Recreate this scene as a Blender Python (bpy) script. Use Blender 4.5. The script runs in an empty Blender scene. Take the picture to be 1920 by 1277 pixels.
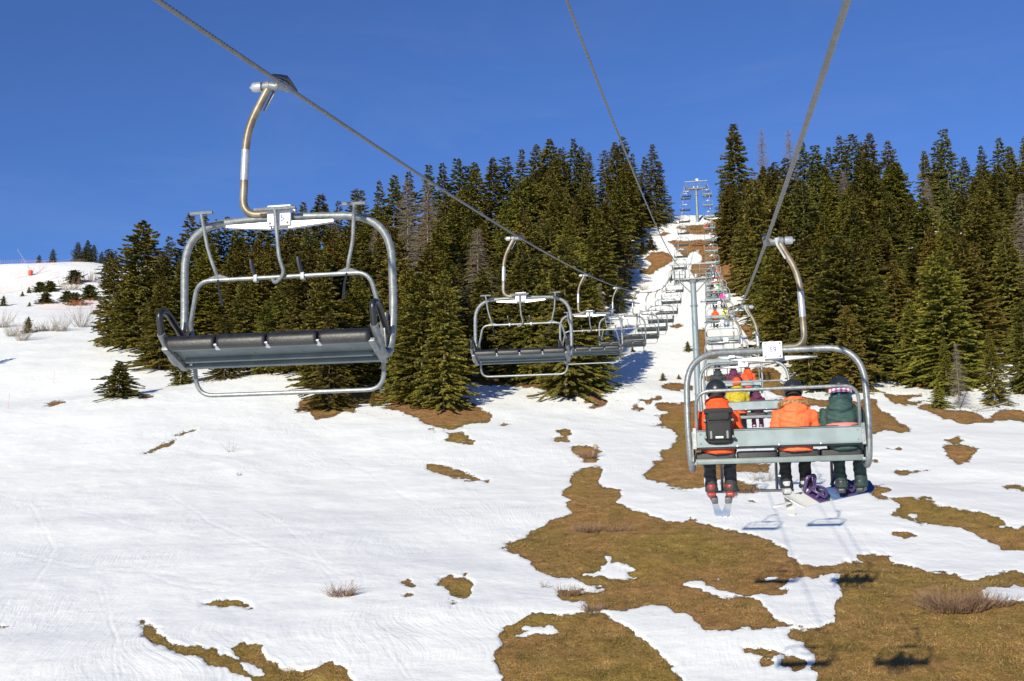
import bpy, math, random
import numpy as np
from mathutils import Vector, Matrix
random.seed(7); rng = np.random.default_rng(7)
R_ = math.radians

# ------------------------------------------------------------------ camera, sky, sun
SC = bpy.context.scene
COL = SC.collection
YAW, PITCH, ROLL, FPX = R_(9.6), R_(10.0), R_(1.1), 2240.0
cf = np.array([-math.sin(YAW)*math.cos(PITCH), math.cos(YAW)*math.cos(PITCH), math.sin(PITCH)])
_r = np.array([math.cos(YAW), math.sin(YAW), 0.0]); _u = np.cross(_r, cf)
cr = _r*math.cos(ROLL) - _u*math.sin(ROLL); cu = _r*math.sin(ROLL) + _u*math.cos(ROLL)
cam_data = bpy.data.cameras.new('camera'); cam = bpy.data.objects.new('camera', cam_data)
COL.objects.link(cam); SC.camera = cam
cam_data.sensor_width = 36; cam_data.lens = FPX*36/1920; cam_data.clip_start = 0.1; cam_data.clip_end = 9000
cam.matrix_world = Matrix(((cr[0], cu[0], -cf[0], 0), (cr[1], cu[1], -cf[1], 0), (cr[2], cu[2], -cf[2], 0), (0, 0, 0, 1)))

SUN_DIR = Vector((.246, .919, -.309)).normalized()        # direction the light travels
SUN_EL = math.asin(-SUN_DIR.z); SUN_AZ = math.atan2(-SUN_DIR.x, -SUN_DIR.y)   # compass angle of the sun, from +Y towards +X
world = bpy.data.worlds.new('World'); SC.world = world; world.use_nodes = True
wn = world.node_tree; bg = wn.nodes['Background']
sky = wn.nodes.new('ShaderNodeTexSky'); sky.sky_type = 'NISHITA'; sky.sun_disc = False
sky.sun_elevation = SUN_EL; sky.sun_rotation = SUN_AZ
sky.altitude = 1800; sky.air_density = 1.0; sky.dust_density = 0.1; sky.ozone_density = 2.2
tint = wn.nodes.new('ShaderNodeMix'); tint.data_type = 'RGBA'; tint.blend_type = 'MULTIPLY'
tint.inputs[0].default_value = 1.0; tint.inputs[7].default_value = (.50, .70, 1.13, 1)
wn.links.new(sky.outputs[0], tint.inputs[6]); wn.links.new(tint.outputs[2], bg.inputs[0])
wc = wn.nodes.new('ShaderNodeTexCoord'); wm = wn.nodes.new('ShaderNodeMapping'); wm.inputs['Scale'].default_value = (2.2, 1.4, 9); wm.inputs['Rotation'].default_value = (0, R_(-14), 0)
wnz = wn.nodes.new('ShaderNodeTexNoise'); wnz.inputs['Scale'].default_value = 1.6; wnz.inputs['Detail'].default_value = 7; wnz.inputs['Roughness'].default_value = .62; wnz.inputs['Distortion'].default_value = .6
wr_ = wn.nodes.new('ShaderNodeMapRange'); wr_.inputs[1].default_value = .50; wr_.inputs[2].default_value = .82; wr_.inputs[3].default_value = 0; wr_.inputs[4].default_value = .045     # thin cirrus wisps all over the sky
wmx = wn.nodes.new('ShaderNodeMix'); wmx.data_type = 'RGBA'; wmx.inputs[7].default_value = (7.5, 8.0, 8.8, 1)
wn.links.new(wc.outputs['Generated'], wm.inputs[0]); wn.links.new(wm.outputs[0], wnz.inputs['Vector']); wn.links.new(wnz.outputs['Fac'], wr_.inputs[0]); wn.links.new(wr_.outputs[0], wmx.inputs[0]); wn.links.new(tint.outputs[2], wmx.inputs[6]); wn.links.new(wmx.outputs[2], bg.inputs[0])
bg.inputs[1].default_value = 0.10
sun_d = bpy.data.lights.new('sun', 'SUN'); sun = bpy.data.objects.new('sun', sun_d); COL.objects.link(sun)
sun_d.energy = 5.0; sun_d.angle = R_(0.53); sun_d.color = (1.0, 0.945, 0.77)
sun.rotation_euler = SUN_DIR.to_track_quat('-Z', 'Y').to_euler()
SC.view_settings.view_transform = 'Standard'; SC.view_settings.look = 'None'
SC.view_settings.exposure = 0.24; SC.view_settings.gamma = 1.0
SC.render.engine = 'CYCLES'
SC.cycles.max_bounces = 5; SC.cycles.diffuse_bounces = 3; SC.cycles.transparent_max_bounces = 4
SC.cycles.caustics_reflective = False; SC.cycles.caustics_refractive = False

# ------------------------------------------------------------------ places: photo pixel + distance -> point in the world
def ray(px, py):
    return cf + cr*(px-960)/FPX - cu*(py-638.5)/FPX
def at(px, py, Y):
    d = ray(px, py); return d*Y/d[1]
def proj(P):
    P = np.asarray(P, float); z = P@cf; z = np.where(np.abs(z) < 1e-6, 1e-6, z)
    return 960+FPX*(P@cr)/z, 638.5-FPX*(P@cu)/z, z

# ------------------------------------------------------------------ numpy noise
def _hash(ix, iy, s):
    h = (ix.astype(np.int64)*374761393 + iy.astype(np.int64)*668265263 + s*974711) & 0x7fffffff
    h = ((h ^ (h >> 13))*1274126177) & 0x7fffffff
    return ((h ^ (h >> 16)) & 0xffff)/65535.0
def vnoise(x, y, s=0):
    ix = np.floor(x); iy = np.floor(y); fx = x-ix; fy = y-iy
    fx = fx*fx*fx*(fx*(fx*6-15)+10); fy = fy*fy*fy*(fy*(fy*6-15)+10)
    a = _hash(ix, iy, s); b = _hash(ix+1, iy, s); c = _hash(ix, iy+1, s); d = _hash(ix+1, iy+1, s)
    return (a+(b-a)*fx + (c-a)*fy + (a-b-c+d)*fx*fy)*2-1
def fbm(x, y, o=4, s=0):
    t = 0; a = 1.0; n = 0
    for k in range(o):
        t = t + a*vnoise(x*2**k+17.3*k, y*2**k-9.1*k, s+k); n += a; a *= .5
    return t/n

# ------------------------------------------------------------------ terrain: thin-plate surface through known points
CP = [(1688,1243,50),(1600,1080,64),(1545,982,78),(1430,900,94),(1400,850,107),(1306,790,126),(1250,704,150),(1230,623,175),(1220,546,200),(1260,475,225),(1303,418,249),
 (0,1277,46),(480,1277,47),(960,1277,48),(1440,1277,48),(1900,1277,47.5),(0,1180,53),(500,1180,54),(1100,1180,55),(0,1100,61),(400,1100,61),(900,1090,63),(1900,1100,62),
 (0,950,84),(400,950,84),(900,950,84),(1900,950,84),(0,850,104),(400,850,105),(900,850,106),(1750,850,106),
 (0,768,126),(180,748,130),(300,738,132),(450,712,139),(560,700,143),(900,770,126),(1900,790,124),(1640,780,127),
 (60,752,143),(200,728,146),(100,690,163),(200,655,180),(100,600,215),(50,550,255),(100,490,300),(0,498,300),(150,490,300),(190,492,300),(230,500,300),(190,540,262),(190,600,220),(300,500,300),(-300,520,300),(-300,650,185),(-300,780,126),(-300,1000,74),
 (340,722,141),(620,765,127),(820,768,126),(985,718,143),(1065,745,135),(1110,738,137),
 (1130,640,168),(1160,560,197),(1185,480,225),(1200,420,246),(1240,405,252),(1340,406,252),(1050,440,245),(960,455,243),(800,505,235),(600,560,225),(400,605,215),(300,630,197),
 (1375,535,203),(1400,470,225),(1380,412,250),(1500,428,250),(1700,428,250),(1900,415,250),(2200,415,250),(1480,700,150),(1640,735,141),(1780,715,147),(1900,690,154),(2200,690,154),(2200,850,106),(2200,1100,62),
 (1900,550,195),(1650,550,197),(800,620,180),(600,645,174),(1000,600,181)]
pts = [tuple(at(*c)) for c in CP]
pts += [(-60,18,-12.5),(0,15,-12),(60,18,-12),(0,-40,-22),(-80,-20,-20),(80,-20,-20)]
for X, z in ((-110,50),(-60,57),(-20,66),(20,66),(60,66),(110,67)): pts += [(X,285,z),(X,340,z-16)]
pts += [(-180,345,80),(-140,345,80),(-250,340,76),(-180,420,60)]
CPW = np.array(pts)
def _tps(r2): return r2*np.log(r2+1e-9)*0.5
def _solve():
    P = CPW[:, :2]/100; n = len(P); r2 = ((P[:, None]-P[None])**2).sum(-1)
    K = _tps(r2)+np.eye(n)*2e-4; Q = np.hstack([np.ones((n,1)), P])
    A = np.vstack([np.hstack([K, Q]), np.hstack([Q.T, np.zeros((3,3))])])
    return np.linalg.solve(A, np.concatenate([CPW[:, 2], np.zeros(3)]))
TW = _solve()
def base_z(x, y):
    x = np.asarray(x, float).ravel(); y = np.asarray(y, float).ravel(); out = np.empty_like(x)
    P = CPW[:, :2]/100
    for i in range(0, len(x), 40000):
        q = np.stack([x[i:i+40000], y[i:i+40000]], -1)/100
        r2 = ((q[:, None]-P[None])**2).sum(-1)
        out[i:i+40000] = _tps(r2)@TW[:-3] + TW[-3] + q@TW[-2:]
    # far away the fitted surface hands over to a plain valley floor
    r = np.hypot(x, y-120); w = np.clip((r-240)/220, 0, 1); w = w*w*(3-2*w)
    out = out*(1-w) + (-60)*w
    n = fbm(x/14, y/14, 3, 5)*0.32 + fbm(x/4.5, y/4.5, 3, 11)*0.10
    return out + n*np.clip((r*0+1), 0, 1)
def gz(x, y): return float(base_z([x], [y])[0])
_Y = np.arange(44, 380, 0.5)
def hit(px, py):
    d = ray(px, py); s = _Y/d[1]; z = base_z(d[0]*s, _Y); k = np.nonzero(z >= d[2]*s)[0]
    if len(k) == 0: k = [int(np.argmin(d[2]*s-z))]
    Y = float(_Y[k[0]]); p = at(px, py, Y); return Vector((p[0], p[1], gz(p[0], p[1])))

# ------------------------------------------------------------------ materials
def mat(name, color, rough=0.5, metal=0.0, noise=0.0, nscale=30.0, bump=0.0, bscale=80.0, spec=0.5, color2=None, rand=0.0):
    m = bpy.data.materials.new(name); m.use_nodes = True; nt = m.node_tree; b = nt.nodes['Principled BSDF']
    b.inputs['Roughness'].default_value = rough; b.inputs['Metallic'].default_value = metal
    b.inputs['Specular IOR Level'].default_value = spec
    b.inputs['Base Color'].default_value = (*color, 1)
    tc = nt.nodes.new('ShaderNodeTexCoord')
    last = None
    if noise > 0 or color2:
        n = nt.nodes.new('ShaderNodeTexNoise'); n.inputs['Scale'].default_value = nscale; n.inputs['Detail'].default_value = 4
        nt.links.new(tc.outputs['Object'], n.inputs['Vector'])
        r = nt.nodes.new('ShaderNodeValToRGB'); r.color_ramp.elements[0].position = .38; r.color_ramp.elements[1].position = .62
        c2 = color2 or tuple(max(0, c*(1-noise)) for c in color)
        c1 = color if color2 else tuple(min(1, c*(1+noise)) for c in color)
        r.color_ramp.elements[0].color = (*c2, 1); r.color_ramp.elements[1].color = (*c1, 1)
        nt.links.new(n.outputs['Fac'], r.inputs['Fac']); last = r.outputs[0]
    if rand > 0:
        oi = nt.nodes.new('ShaderNodeObjectInfo'); h = nt.nodes.new('ShaderNodeHueSaturation')
        mr = nt.nodes.new('ShaderNodeMapRange'); mr.inputs[3].default_value = 1-rand; mr.inputs[4].default_value = 1+rand
        nt.links.new(oi.outputs['Random'], mr.inputs[0]); nt.links.new(mr.outputs[0], h.inputs['Value'])
        mr2 = nt.nodes.new('ShaderNodeMath'); mr2.operation = 'FRACT'; mm = nt.nodes.new('ShaderNodeMath'); mm.operation = 'MULTIPLY'; mm.inputs[1].default_value = 7.31
        nt.links.new(oi.outputs['Random'], mm.inputs[0]); nt.links.new(mm.outputs[0], mr2.inputs[0])
        mr3 = nt.nodes.new('ShaderNodeMapRange'); mr3.inputs[3].default_value = .475; mr3.inputs[4].default_value = .52
        nt.links.new(mr2.outputs[0], mr3.inputs[0]); nt.links.new(mr3.outputs[0], h.inputs['Hue'])
        if last: nt.links.new(last, h.inputs['Color'])
        else: h.inputs['Color'].default_value = (*color, 1)
        last = h.outputs[0]
    if last: nt.links.new(last, b.inputs['Base Color'])
    if bump > 0:
        n = nt.nodes.new('ShaderNodeTexNoise'); n.inputs['Scale'].default_value = bscale; n.inputs['Detail'].default_value = 3
        nt.links.new(tc.outputs['Object'], n.inputs['Vector'])
        bp = nt.nodes.new('ShaderNodeBump'); bp.inputs['Strength'].default_value = bump; bp.inputs['Distance'].default_value = 0.01
        nt.links.new(n.outputs['Fac'], bp.inputs['Height']); nt.links.new(bp.outputs[0], b.inputs['Normal'])
    return m
M = {}
M['galv'] = mat('galvanised_steel', (.235,.25,.26), .45, .35, color2=(.165,.178,.188), nscale=22, bump=.15, bscale=60)
M['galv_brown'] = mat('weathered_galvanised_steel', (.25,.215,.165), .45, .35, color2=(.15,.115,.075), nscale=7, bump=.15)
M['bright'] = mat('bright_steel', (.40,.41,.43), .36, .45, noise=.1, nscale=20)
M['tray'] = mat('shaded_tray_steel', (.15,.185,.19), .5, .1, noise=.12, nscale=5)  # panel steel made darker, recess shade under the seat put into the colour
M['white'] = mat('white_plate', (.66,.67,.68), .4, 0, noise=.05, nscale=12)
M['panel'] = mat('blue_grey_panel', (.175,.22,.235), .5, .1, noise=.12, nscale=5)
M['pad'] = mat('black_seat_vinyl', (.012,.012,.014), .46, 0, noise=.3, nscale=14, bump=.2, bscale=50)
M['rubber'] = mat('black_rubber', (.015,.015,.018), .35)
M['ink'] = mat('blue_ink', (.06,.07,.35), .6)
M['rope'] = mat('steel_rope', (.20,.20,.195), .5, .4, noise=.1, nscale=10)
M['bolt'] = mat('dark_bolt', (.16,.16,.17), .4, .7)
M['orange_bolt'] = mat('orange_bolt', (.5,.2,.05), .4, .3)
M['pole'] = mat('tower_paint', (.19,.235,.26), .5, .1, noise=.06, nscale=3)
M['tower'] = mat('tower_galvanised', (.19,.205,.22), .5, .2, noise=.15, nscale=6)
M['dark'] = mat('dark_rubber_sheave', (.03,.035,.04), .5)
M['bark'] = mat('spruce_bark', (.20,.165,.13), .9, 0, noise=.35, nscale=4)
M['needle'] = mat('spruce_needles', (.205,.172,.026), .6, 0, color2=(.095,.090,.016), nscale=.9, rand=.35, spec=.3)
M['needle_yellow'] = mat('young_spruce_needles', (.20,.155,.018), .6, 0, color2=(.12,.105,.013), nscale=.9, rand=.15, spec=.3)
M['needle_dark'] = mat('dark_spruce_needles', (.150,.138,.030), .6, 0, color2=(.070,.072,.018), nscale=.9, rand=.25, spec=.3)
M['dead'] = mat('dead_branch', (.17,.135,.10), .9, 0, noise=.3, nscale=2)
M['twig'] = mat('shrub_twig', (.20,.12,.075), .9, 0, noise=.3, nscale=3)
M['twig_grey'] = mat('bare_grey_twig', (.24,.20,.165), .9, 0, noise=.25, nscale=3)
M['grass'] = mat('dry_grass_blades', (.52,.34,.13), .8, 0, color2=(.27,.20,.06), nscale=.7)
M['stump'] = mat('stump_wood', (.36,.29,.21), .85, 0, noise=.25, nscale=9)
M['red'] = mat('red_cover', (.75,.06,.02), .6)
M['net'] = mat('orange_net', (.80,.17,.07), .7)
M['net_pale'] = mat('faded_pink_net', (.85,.42,.33), .8)

# ------------------------------------------------------------------ mesh building
def round_path(pts, rad, seg=6):
    pts = [Vector(p) for p in pts]; out = [pts[0]]
    rads = rad if isinstance(rad, (list, tuple)) else [rad]*(len(pts)-2)
    for i in range(1, len(pts)-1):
        a, b, c = pts[i-1], pts[i], pts[i+1]; u = (a-b); v = (c-b)
        r = min(rads[i-1], u.length*.48, v.length*.48); u.normalize(); v.normalize()
        p0 = b+u*r; p1 = b+v*r
        for k in range(seg+1):
            t = k/seg; out.append(p0*(1-t)**2 + b*2*t*(1-t) + p1*t*t)
    out.append(pts[-1]); return out
class MB:
    def __init__(s): s.v = []; s.f = []; s.mi = []
    def add(s, v, f, mi=0):
        o = len(s.v); s.v += [tuple(p) for p in v]; s.f += [tuple(i+o for i in q) for q in f]; s.mi += [mi]*len(f); return s
    def tube(s, pts, r, n=10, cap=True, mi=0):
        P = [Vector(p) for p in pts]; m = len(P); rr = r if isinstance(r, (list, tuple)) else [r]*m
        T = [(P[min(i+1, m-1)]-P[max(i-1, 0)]).normalized() for i in range(m)]
        up = Vector((0,0,1)) if abs(T[0].z) < .9 else Vector((0,1,0))
        N = (up - T[0]*up.dot(T[0])).normalized(); v = []
        for i in range(m):
            N = (N - T[i]*N.dot(T[i])).normalized(); B = T[i].cross(N)
            for k in range(n):
                a = 2*math.pi*k/n; v.append(P[i] + (N*math.cos(a)+B*math.sin(a))*rr[i])
        f = [(i*n+k, i*n+(k+1) % n, (i+1)*n+(k+1) % n, (i+1)*n+k) for i in range(m-1) for k in range(n)]
        if cap: f += [tuple(range(n))[::-1], tuple((m-1)*n+k for k in range(n))]
        return s.add(v, f, mi)
    def box(s, lo, hi, mi=0, bev=0.0, mtx=None):
        bm = __import__('bmesh').new(); __import__('bmesh').ops.create_cube(bm, size=1)
        c = [(a+b)/2 for a, b in zip(lo, hi)]; d = [b-a for a, b in zip(lo, hi)]
        for q in bm.verts: q.co = Vector((c[0]+q.co.x*d[0], c[1]+q.co.y*d[1], c[2]+q.co.z*d[2]))
        if bev > 0: __import__('bmesh').ops.bevel(bm, geom=bm.edges[:], offset=min(bev, min(d)*.45), segments=2, affect='EDGES', profile=.6)
        bm.verts.index_update(); v = [q.co.copy() for q in bm.verts]; f = [[q.index for q in fc.verts] for fc in bm.faces]; bm.free()
        if mtx is not None: v = [mtx @ q for q in v]
        return s.add(v, f, mi)
    def cyl(s, a, b, r, n=12, mi=0, r2=None): return s.tube([a, b], [r, r if r2 is None else r2], n, True, mi)
    def prism(s, poly, x0, x1, mi=0, axis=0):      # poly in the other two axes, extruded along one axis
        n = len(poly); v = []
        for x in (x0, x1):
            for a, b in poly: v.append((x, a, b) if axis == 0 else ((a, x, b) if axis == 1 else (a, b, x)))
        f = [(k, (k+1) % n, n+(k+1) % n, n+k) for k in range(n)] + [tuple(range(n))[::-1], tuple(range(n, 2*n))]
        return s.add(v, f, mi)
    def ell(s, c, r, n=16, m=10, mi=0, mtx=None):
        v = []; f = []
        for i in range(m+1):
            t = math.pi*i/m
            for k in range(n):
                a = 2*math.pi*k/n; p = Vector((r[0]*math.sin(t)*math.cos(a), r[1]*math.sin(t)*math.sin(a), r[2]*math.cos(t)))
                if mtx is not None: p = mtx @ p
                v.append(p+Vector(c))
        f = [(i*n+k, (i+1)*n+k, (i+1)*n+(k+1) % n, i*n+(k+1) % n) for i in range(m) for k in range(n)]
        return s.add(v, f, mi)
    def mesh(s, name, mats, smooth=True, ang=35):
        me = bpy.data.meshes.new(name); me.from_pydata(s.v, [], s.f)
        for q in (mats if isinstance(mats, (list, tuple)) else [mats]): me.materials.append(q)
        me.polygons.foreach_set('material_index', s.mi)
        me.polygons.foreach_set('use_smooth', [smooth]*len(s.f)); me.update()
        if smooth and ang:
            me.set_sharp_from_angle(angle=R_(ang))
        return me
    def obj(s, name, mats, parent=None, smooth=True, ang=35):
        return link(name, s.mesh(name, mats, smooth, ang), parent)
def link(name, data, parent=None):
    o = bpy.data.objects.new(name, data); COL.objects.link(o)
    if parent is not None: o.parent = parent
    return o
def tag(o, label=None, cat=None, group=None, kind=None):
    if label: o['label'] = label
    if cat: o['category'] = cat
    if group: o['group'] = group
    if kind: o['kind'] = kind
    return o
def thing(name, label, cat, loc=(0,0,0), rz=0.0, group=None):
    o = link(name, None); o.empty_display_size = .3; o.location = loc; o.rotation_euler = (0,0,rz); return tag(o, label, cat, group)
KIDS = {}
def kids(o): return [c for c in o.children]
def copy_tree(o, parent=None, skip=()):
    c = o.copy(); COL.objects.link(c); c.parent = parent
    for ch in kids(o):
        if ch.name.split('.')[0] not in skip: copy_tree(ch, c, skip)
    return c

# ------------------------------------------------------------------ bare ground traced in the photograph: outlines laid on the terrain
def sc(o, s, L): return [(o[0]+a/s, o[1]+b/s) for a, b in L]
c3 = lambda L: sc((900,860), 1.882, L)
c4 = lambda L: sc((0,740), 2.0, L)
c5 = lambda L: sc((1200,320), 5.32, L)
c6 = lambda L: sc((1080,560), 3.755, L)
c7 = lambda L: sc((1240,480), 6.385, L)
c9 = lambda L: sc((1620,560), 5.32, L)
ck = lambda L: sc((1240,600), 3.36, L)
BROWN = [
 c3([(375,30),(430,38),(425,60),(418,85),(445,100),(495,115),(500,135),(485,155),(530,175),(580,190),(625,205),(650,215),(690,225),(720,230),(745,212),(765,225),(830,240),(880,258),(940,265),(990,280),(1040,300),(1085,325),(1085,345),(1140,370),(1185,382),(1240,375),(1310,368),(1345,365),(1335,345),(1390,338),(1440,345),(1450,355),(1460,370),(1530,385),(1600,405),(1680,415),(1760,428),(1790,408),(1860,405),(2600,380),(2600,1100),(1190,1100),(1190,785),(1185,770),(1150,745),(1180,720),(1185,690),(1150,675),(1100,635),(1085,610),(1095,600),(1150,605),(1195,600),(1240,570),(1260,545),(1255,515),(1275,485),(1265,450),(1245,430),(1265,412),(1200,415),(1130,420),(1100,428),(1065,445),(1040,450),(1080,470),(1070,482),(1000,475),(960,478),(880,470),(800,450),(790,435),(735,435),(725,440),(760,455),(800,475),(810,485),(900,492),(960,495),(990,515),(1020,540),(1030,570),(1080,580),(1100,590),(1060,592),(1000,600),(990,605),(900,608),(800,605),(775,590),(750,570),(720,545),(690,540),(660,522),(600,525),(540,520),(500,522),(460,525),(400,520),(360,510),(300,495),(275,480),(270,460),(310,465),(370,465),(420,470),(445,468),(440,458),(400,448),(340,440),(330,425),(270,425),(230,412),(190,395),(180,370),(190,362),(150,345),(100,325),(80,310),(95,292),(150,278),(190,260),(235,235),(245,215),(300,200),(318,185),(300,155),(320,150),(290,135),(290,115),(320,95),(322,65),(340,45)]),
 c3([(275,550),(330,550),(355,545),(420,550),(460,570),(520,600),(570,640),(620,690),(660,720),(700,760),(715,790),(730,1100),(75,1100),(75,790),(85,770),(60,730),(60,700),(85,670),(95,655),(70,620),(90,605),(80,598),(130,575),(180,555),(240,552)]),
 c3([(930,620),(1000,625),(990,632),(930,630)]), c3([(920,668),(990,665),(1050,680),(1070,690),(1030,700),(1000,695),(970,690),(930,685)]),
 c3([(985,705),(1010,702),(1030,720),(990,725)]), c3([(1065,710),(1100,705),(1150,715),(1155,740),(1110,765),(1100,740),(1065,730)]),
 [(1232,754),(1250,756),(1282,757),(1300,750),(1330,760),(1350,790),(1365,830),(1385,868),(1445,873),(1440,882),(1400,885),(1378,886),(1345,900),(1325,908),(1309,915),(1267,917),(1245,913),(1251,907),(1213,900),(1205,892),(1221,878),(1229,865),(1242,860),(1236,850),(1240,845),(1256,840),(1266,829),(1270,817),(1258,806),(1250,802),(1240,801),(1218,801),(1216,797),(1234,796),(1241,794),(1240,789),(1237,781),(1221,779),(1250,776),(1253,773),(1240,770),(1229,764)],
 [(1308,618),(1322,616),(1328,632),(1322,650),(1330,662),(1350,655),(1360,668),(1330,676),(1305,670)],
 [(1315,705),(1360,702),(1400,700),(1420,688),(1440,690),(1466,700),(1462,715),(1490,738),(1530,748),(1600,752),(1645,748),(1640,764),(1560,765),(1514,757),(1466,745),(1430,728),(1400,725),(1330,722)],
 [(1517,771),(1530,769),(1546,776),(1544,781),(1520,780)],
 [(1350,905),(1380,902),(1405,905),(1425,918),(1400,925),(1365,932),(1355,920)], [(1398,938),(1408,934),(1416,942),(1404,944)],
 [(1624,862),(1640,859),(1652,864),(1640,867)],
 c3([(1350,97),(1400,95),(1440,100),(1450,115),(1420,125),(1440,140),(1400,140),(1370,125)]),
 c3([(1450,140),(1500,133),(1590,140),(1610,155),(1700,180),(1760,185),(1800,200),(1850,225),(1860,240),(1920,245),(2300,260),(2300,360),(1920,325),(1840,318),(1830,300),(1740,270),(1650,245),(1590,235),(1500,215),(1460,190),(1480,170)]),
 c3([(1465,265),(1500,262),(1540,280),(1500,285)]), c3([(1465,45),(1530,44),(1590,38),(1540,52),(1480,60)]), c3([(1840,95),(1890,90),(1930,100),(1920,118),(1860,112)]),
 c3([(1660,-4),(1730,2),(1725,10),(1690,16),(1670,8)]), c3([(1365,4),(1415,8),(1380,12)]),
 c9([(175,935),(370,960),(570,950),(600,980),(430,1000),(430,1020),(620,1020),(520,1065),(400,1070),(280,1030),(200,980)]),
 c9([(540,1090),(620,1040),(700,1060),(820,1110),(900,1130),(960,1120),(1100,1120),(1180,1170),(1220,1200),(1350,1130),(1480,1100),(1800,1150),(1800,1240),(1480,1215),(1200,1240),(1000,1255),(940,1250),(880,1215),(750,1185),(640,1130)]),
 [(1620,757),(1640,754),(1650,768),(1668,778),(1690,796),(1712,806),(1690,812),(1660,806),(1640,814),(1620,800)],
 [(1768,838),(1800,832),(1835,840),(1820,860),(1800,870),(1775,855)], [(1772,826),(1795,818),(1815,826),(1790,832)], [(1660,842),(1690,838),(1688,846)],
 c4([(537,221),(565,205),(600,190),(662,172),(650,184),(600,208),(560,218)]), c4([(655,152),(690,140),(738,132),(720,142),(690,150)]),
 c4([(1120,25),(1140,10),(1330,20),(1335,65),(1290,62),(1240,85),(1185,90),(1150,60)]),
 c4([(1430,50),(1480,30),(1500,12),(1560,15),(1740,20),(1775,35),(1845,75),(1835,105),(1760,110),(1700,132),(1650,122),(1600,110),(1560,90),(1500,60)]),
 c4([(1665,140),(1740,138),(1745,150),(1780,172),(1770,183),(1720,182),(1660,172),(1690,160)]), c4([(1860,115),(1890,106),(1920,112),(1890,120)]),
 c4([(1610,130),(1640,132),(1630,138)]),
 c4([(1598,258),(1650,262),(1700,278),(1740,290),(1790,308),(1832,325),(1780,330),(1740,320),(1700,312),(1640,292),(1600,275)]),
 c4([(700,775),(740,778),(840,776),(850,770),(900,774),(905,784),(940,795),(850,795),(740,785)]),
 c4([(1645,690),(1700,675),(1745,680),(1775,710),(1770,745),(1740,768),(1700,745),(1680,722),(1645,708)]),
 c4([(1680,785),(1720,775),(1728,790),(1690,798)]), c4([(1512,707),(1535,703),(1552,714),(1530,716)]), c4([(1510,755),(1540,748),(1562,758),(1540,768)]),
 c4([(518,870),(540,856),(615,868),(585,882),(640,915),(720,938),(800,955),(850,985),(895,1005),(910,1030),(945,1050),(985,1055),(960,1030),(900,990),(870,955),(910,935),(985,943),(978,965),(1020,1000),(1060,1018),(1100,1028),(1160,1030),(1240,1006),(1300,1030),(1335,1070),(1335,1200),(960,1200),(950,1085),(900,1055),(800,1010),(700,985),(620,965),(550,925),(520,895)]),
 c4([(-60,864),(35,868),(40,874),(-60,878)]), c4([(160,46),(200,24),(240,22),(245,30),(200,42)]), c4([(510,18),(545,4),(575,2),(580,10),(545,16)]),
 c5([(390,548),(480,550),(600,545),(720,500),(980,470),(990,560),(985,640),(850,662),(760,650),(620,632),(520,640),(440,618),(470,600),(400,590),(360,570)]),
 c5([(280,712),(340,695),(480,700),(600,685),(700,695),(760,690),(850,672),(1000,690),(1000,780),(980,900),(960,1020),(960,1120),(960,1180),(1080,1175),(1010,1230),(870,1225),(800,1200),(750,1150),(700,1090),(640,1050),(560,1080),(500,1010),(520,940),(600,920),(630,870),(600,840),(560,810),(500,840),(440,850),(370,800),(330,740)]),
 c5([(45,880),(110,820),(230,810),(320,850),(330,900),(280,940),(180,990),(120,1030),(0,1020),(0,990),(80,980),(110,920)]),
 c5([(180,642),(215,622),(232,600),(255,612),(300,630),(240,655)]), c5([(480,495),(540,494),(540,505),(490,507)]), c5([(200,575),(240,580),(230,596)]),
 c7([(820,690),(900,685),(960,695),(980,720),(960,745),(880,740),(860,710)]), c7([(930,830),(1000,825),(1090,840),(1100,1000),(1060,1010),(1000,930)]),
 c7([(105,850),(150,830),(200,815),(260,835),(230,852),(200,862)]),
 [(1070,840),(1083,835),(1100,836),(1115,838),(1126,848),(1118,856),(1126,860),(1114,867),(1096,865),(1090,856),(1076,852)],
 [(1045,808),(1058,803),(1067,806),(1070,815),(1058,820)], [(1038,823),(1060,820),(1068,828),(1045,831)],
 c6([(60,680),(140,670),(180,700),(220,715),(210,745),(170,762),(120,770),(80,768),(150,735),(165,715),(120,738),(60,740)]),
 c6([(435,705),(470,702),(500,712),(550,705),(570,688),(595,690),(600,710),(540,722),(520,742),(495,742),(480,725),(440,722)]),
 c6([(388,755),(430,740),(442,762),(465,770),(490,773),(465,785),(440,795),(425,785),(390,782)]),
 c6([(600,615),(650,590),(740,590),(826,620),(826,650),(700,650),(640,640)]), c6([(665,195),(710,180),(760,195),(715,210)]), c6([(20,1195),(50,1192),(45,1205)]),
 [(885,714),(915,706),(960,705),(1010,712),(1055,725),(1084,745),(1066,748),(1040,736),(1010,730),(960,722),(905,724)],
 [(555,772),(570,745),(600,752),(620,775)],
]
ISLE = [
 c3([(365,408),(400,408),(425,395),(430,380),(450,368),(445,350),(460,352),(465,368),(500,375),(540,385),(580,397),(540,400),(510,395),(500,400),(550,422),(520,428),(470,418),(400,422)]),
 c3([(1770,490),(1785,470),(1795,458),(1830,468),(1880,450),(1920,455),(2000,470),(1980,515),(1880,505),(1800,495)]),
 c3([(1000,422),(1040,425),(1060,432),(1010,430)]), c3([(1768,647),(1792,645),(1790,651)]), c3([(834,424),(846,426),(845,434)]),
 c3([(125,630),(170,615),(200,600),(250,600),(262,612),(240,620),(180,625),(155,635)]), c3([(150,600),(175,597),(172,606)]),
 c3([(1800,238),(1860,235),(1850,246)]), c3([(1520,203),(1538,202),(1536,208)]),
 c5([(480,830),(520,812),(590,790),(570,812),(520,842)]), c5([(850,672),(925,665),(920,684),(860,684)]),
]
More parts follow.
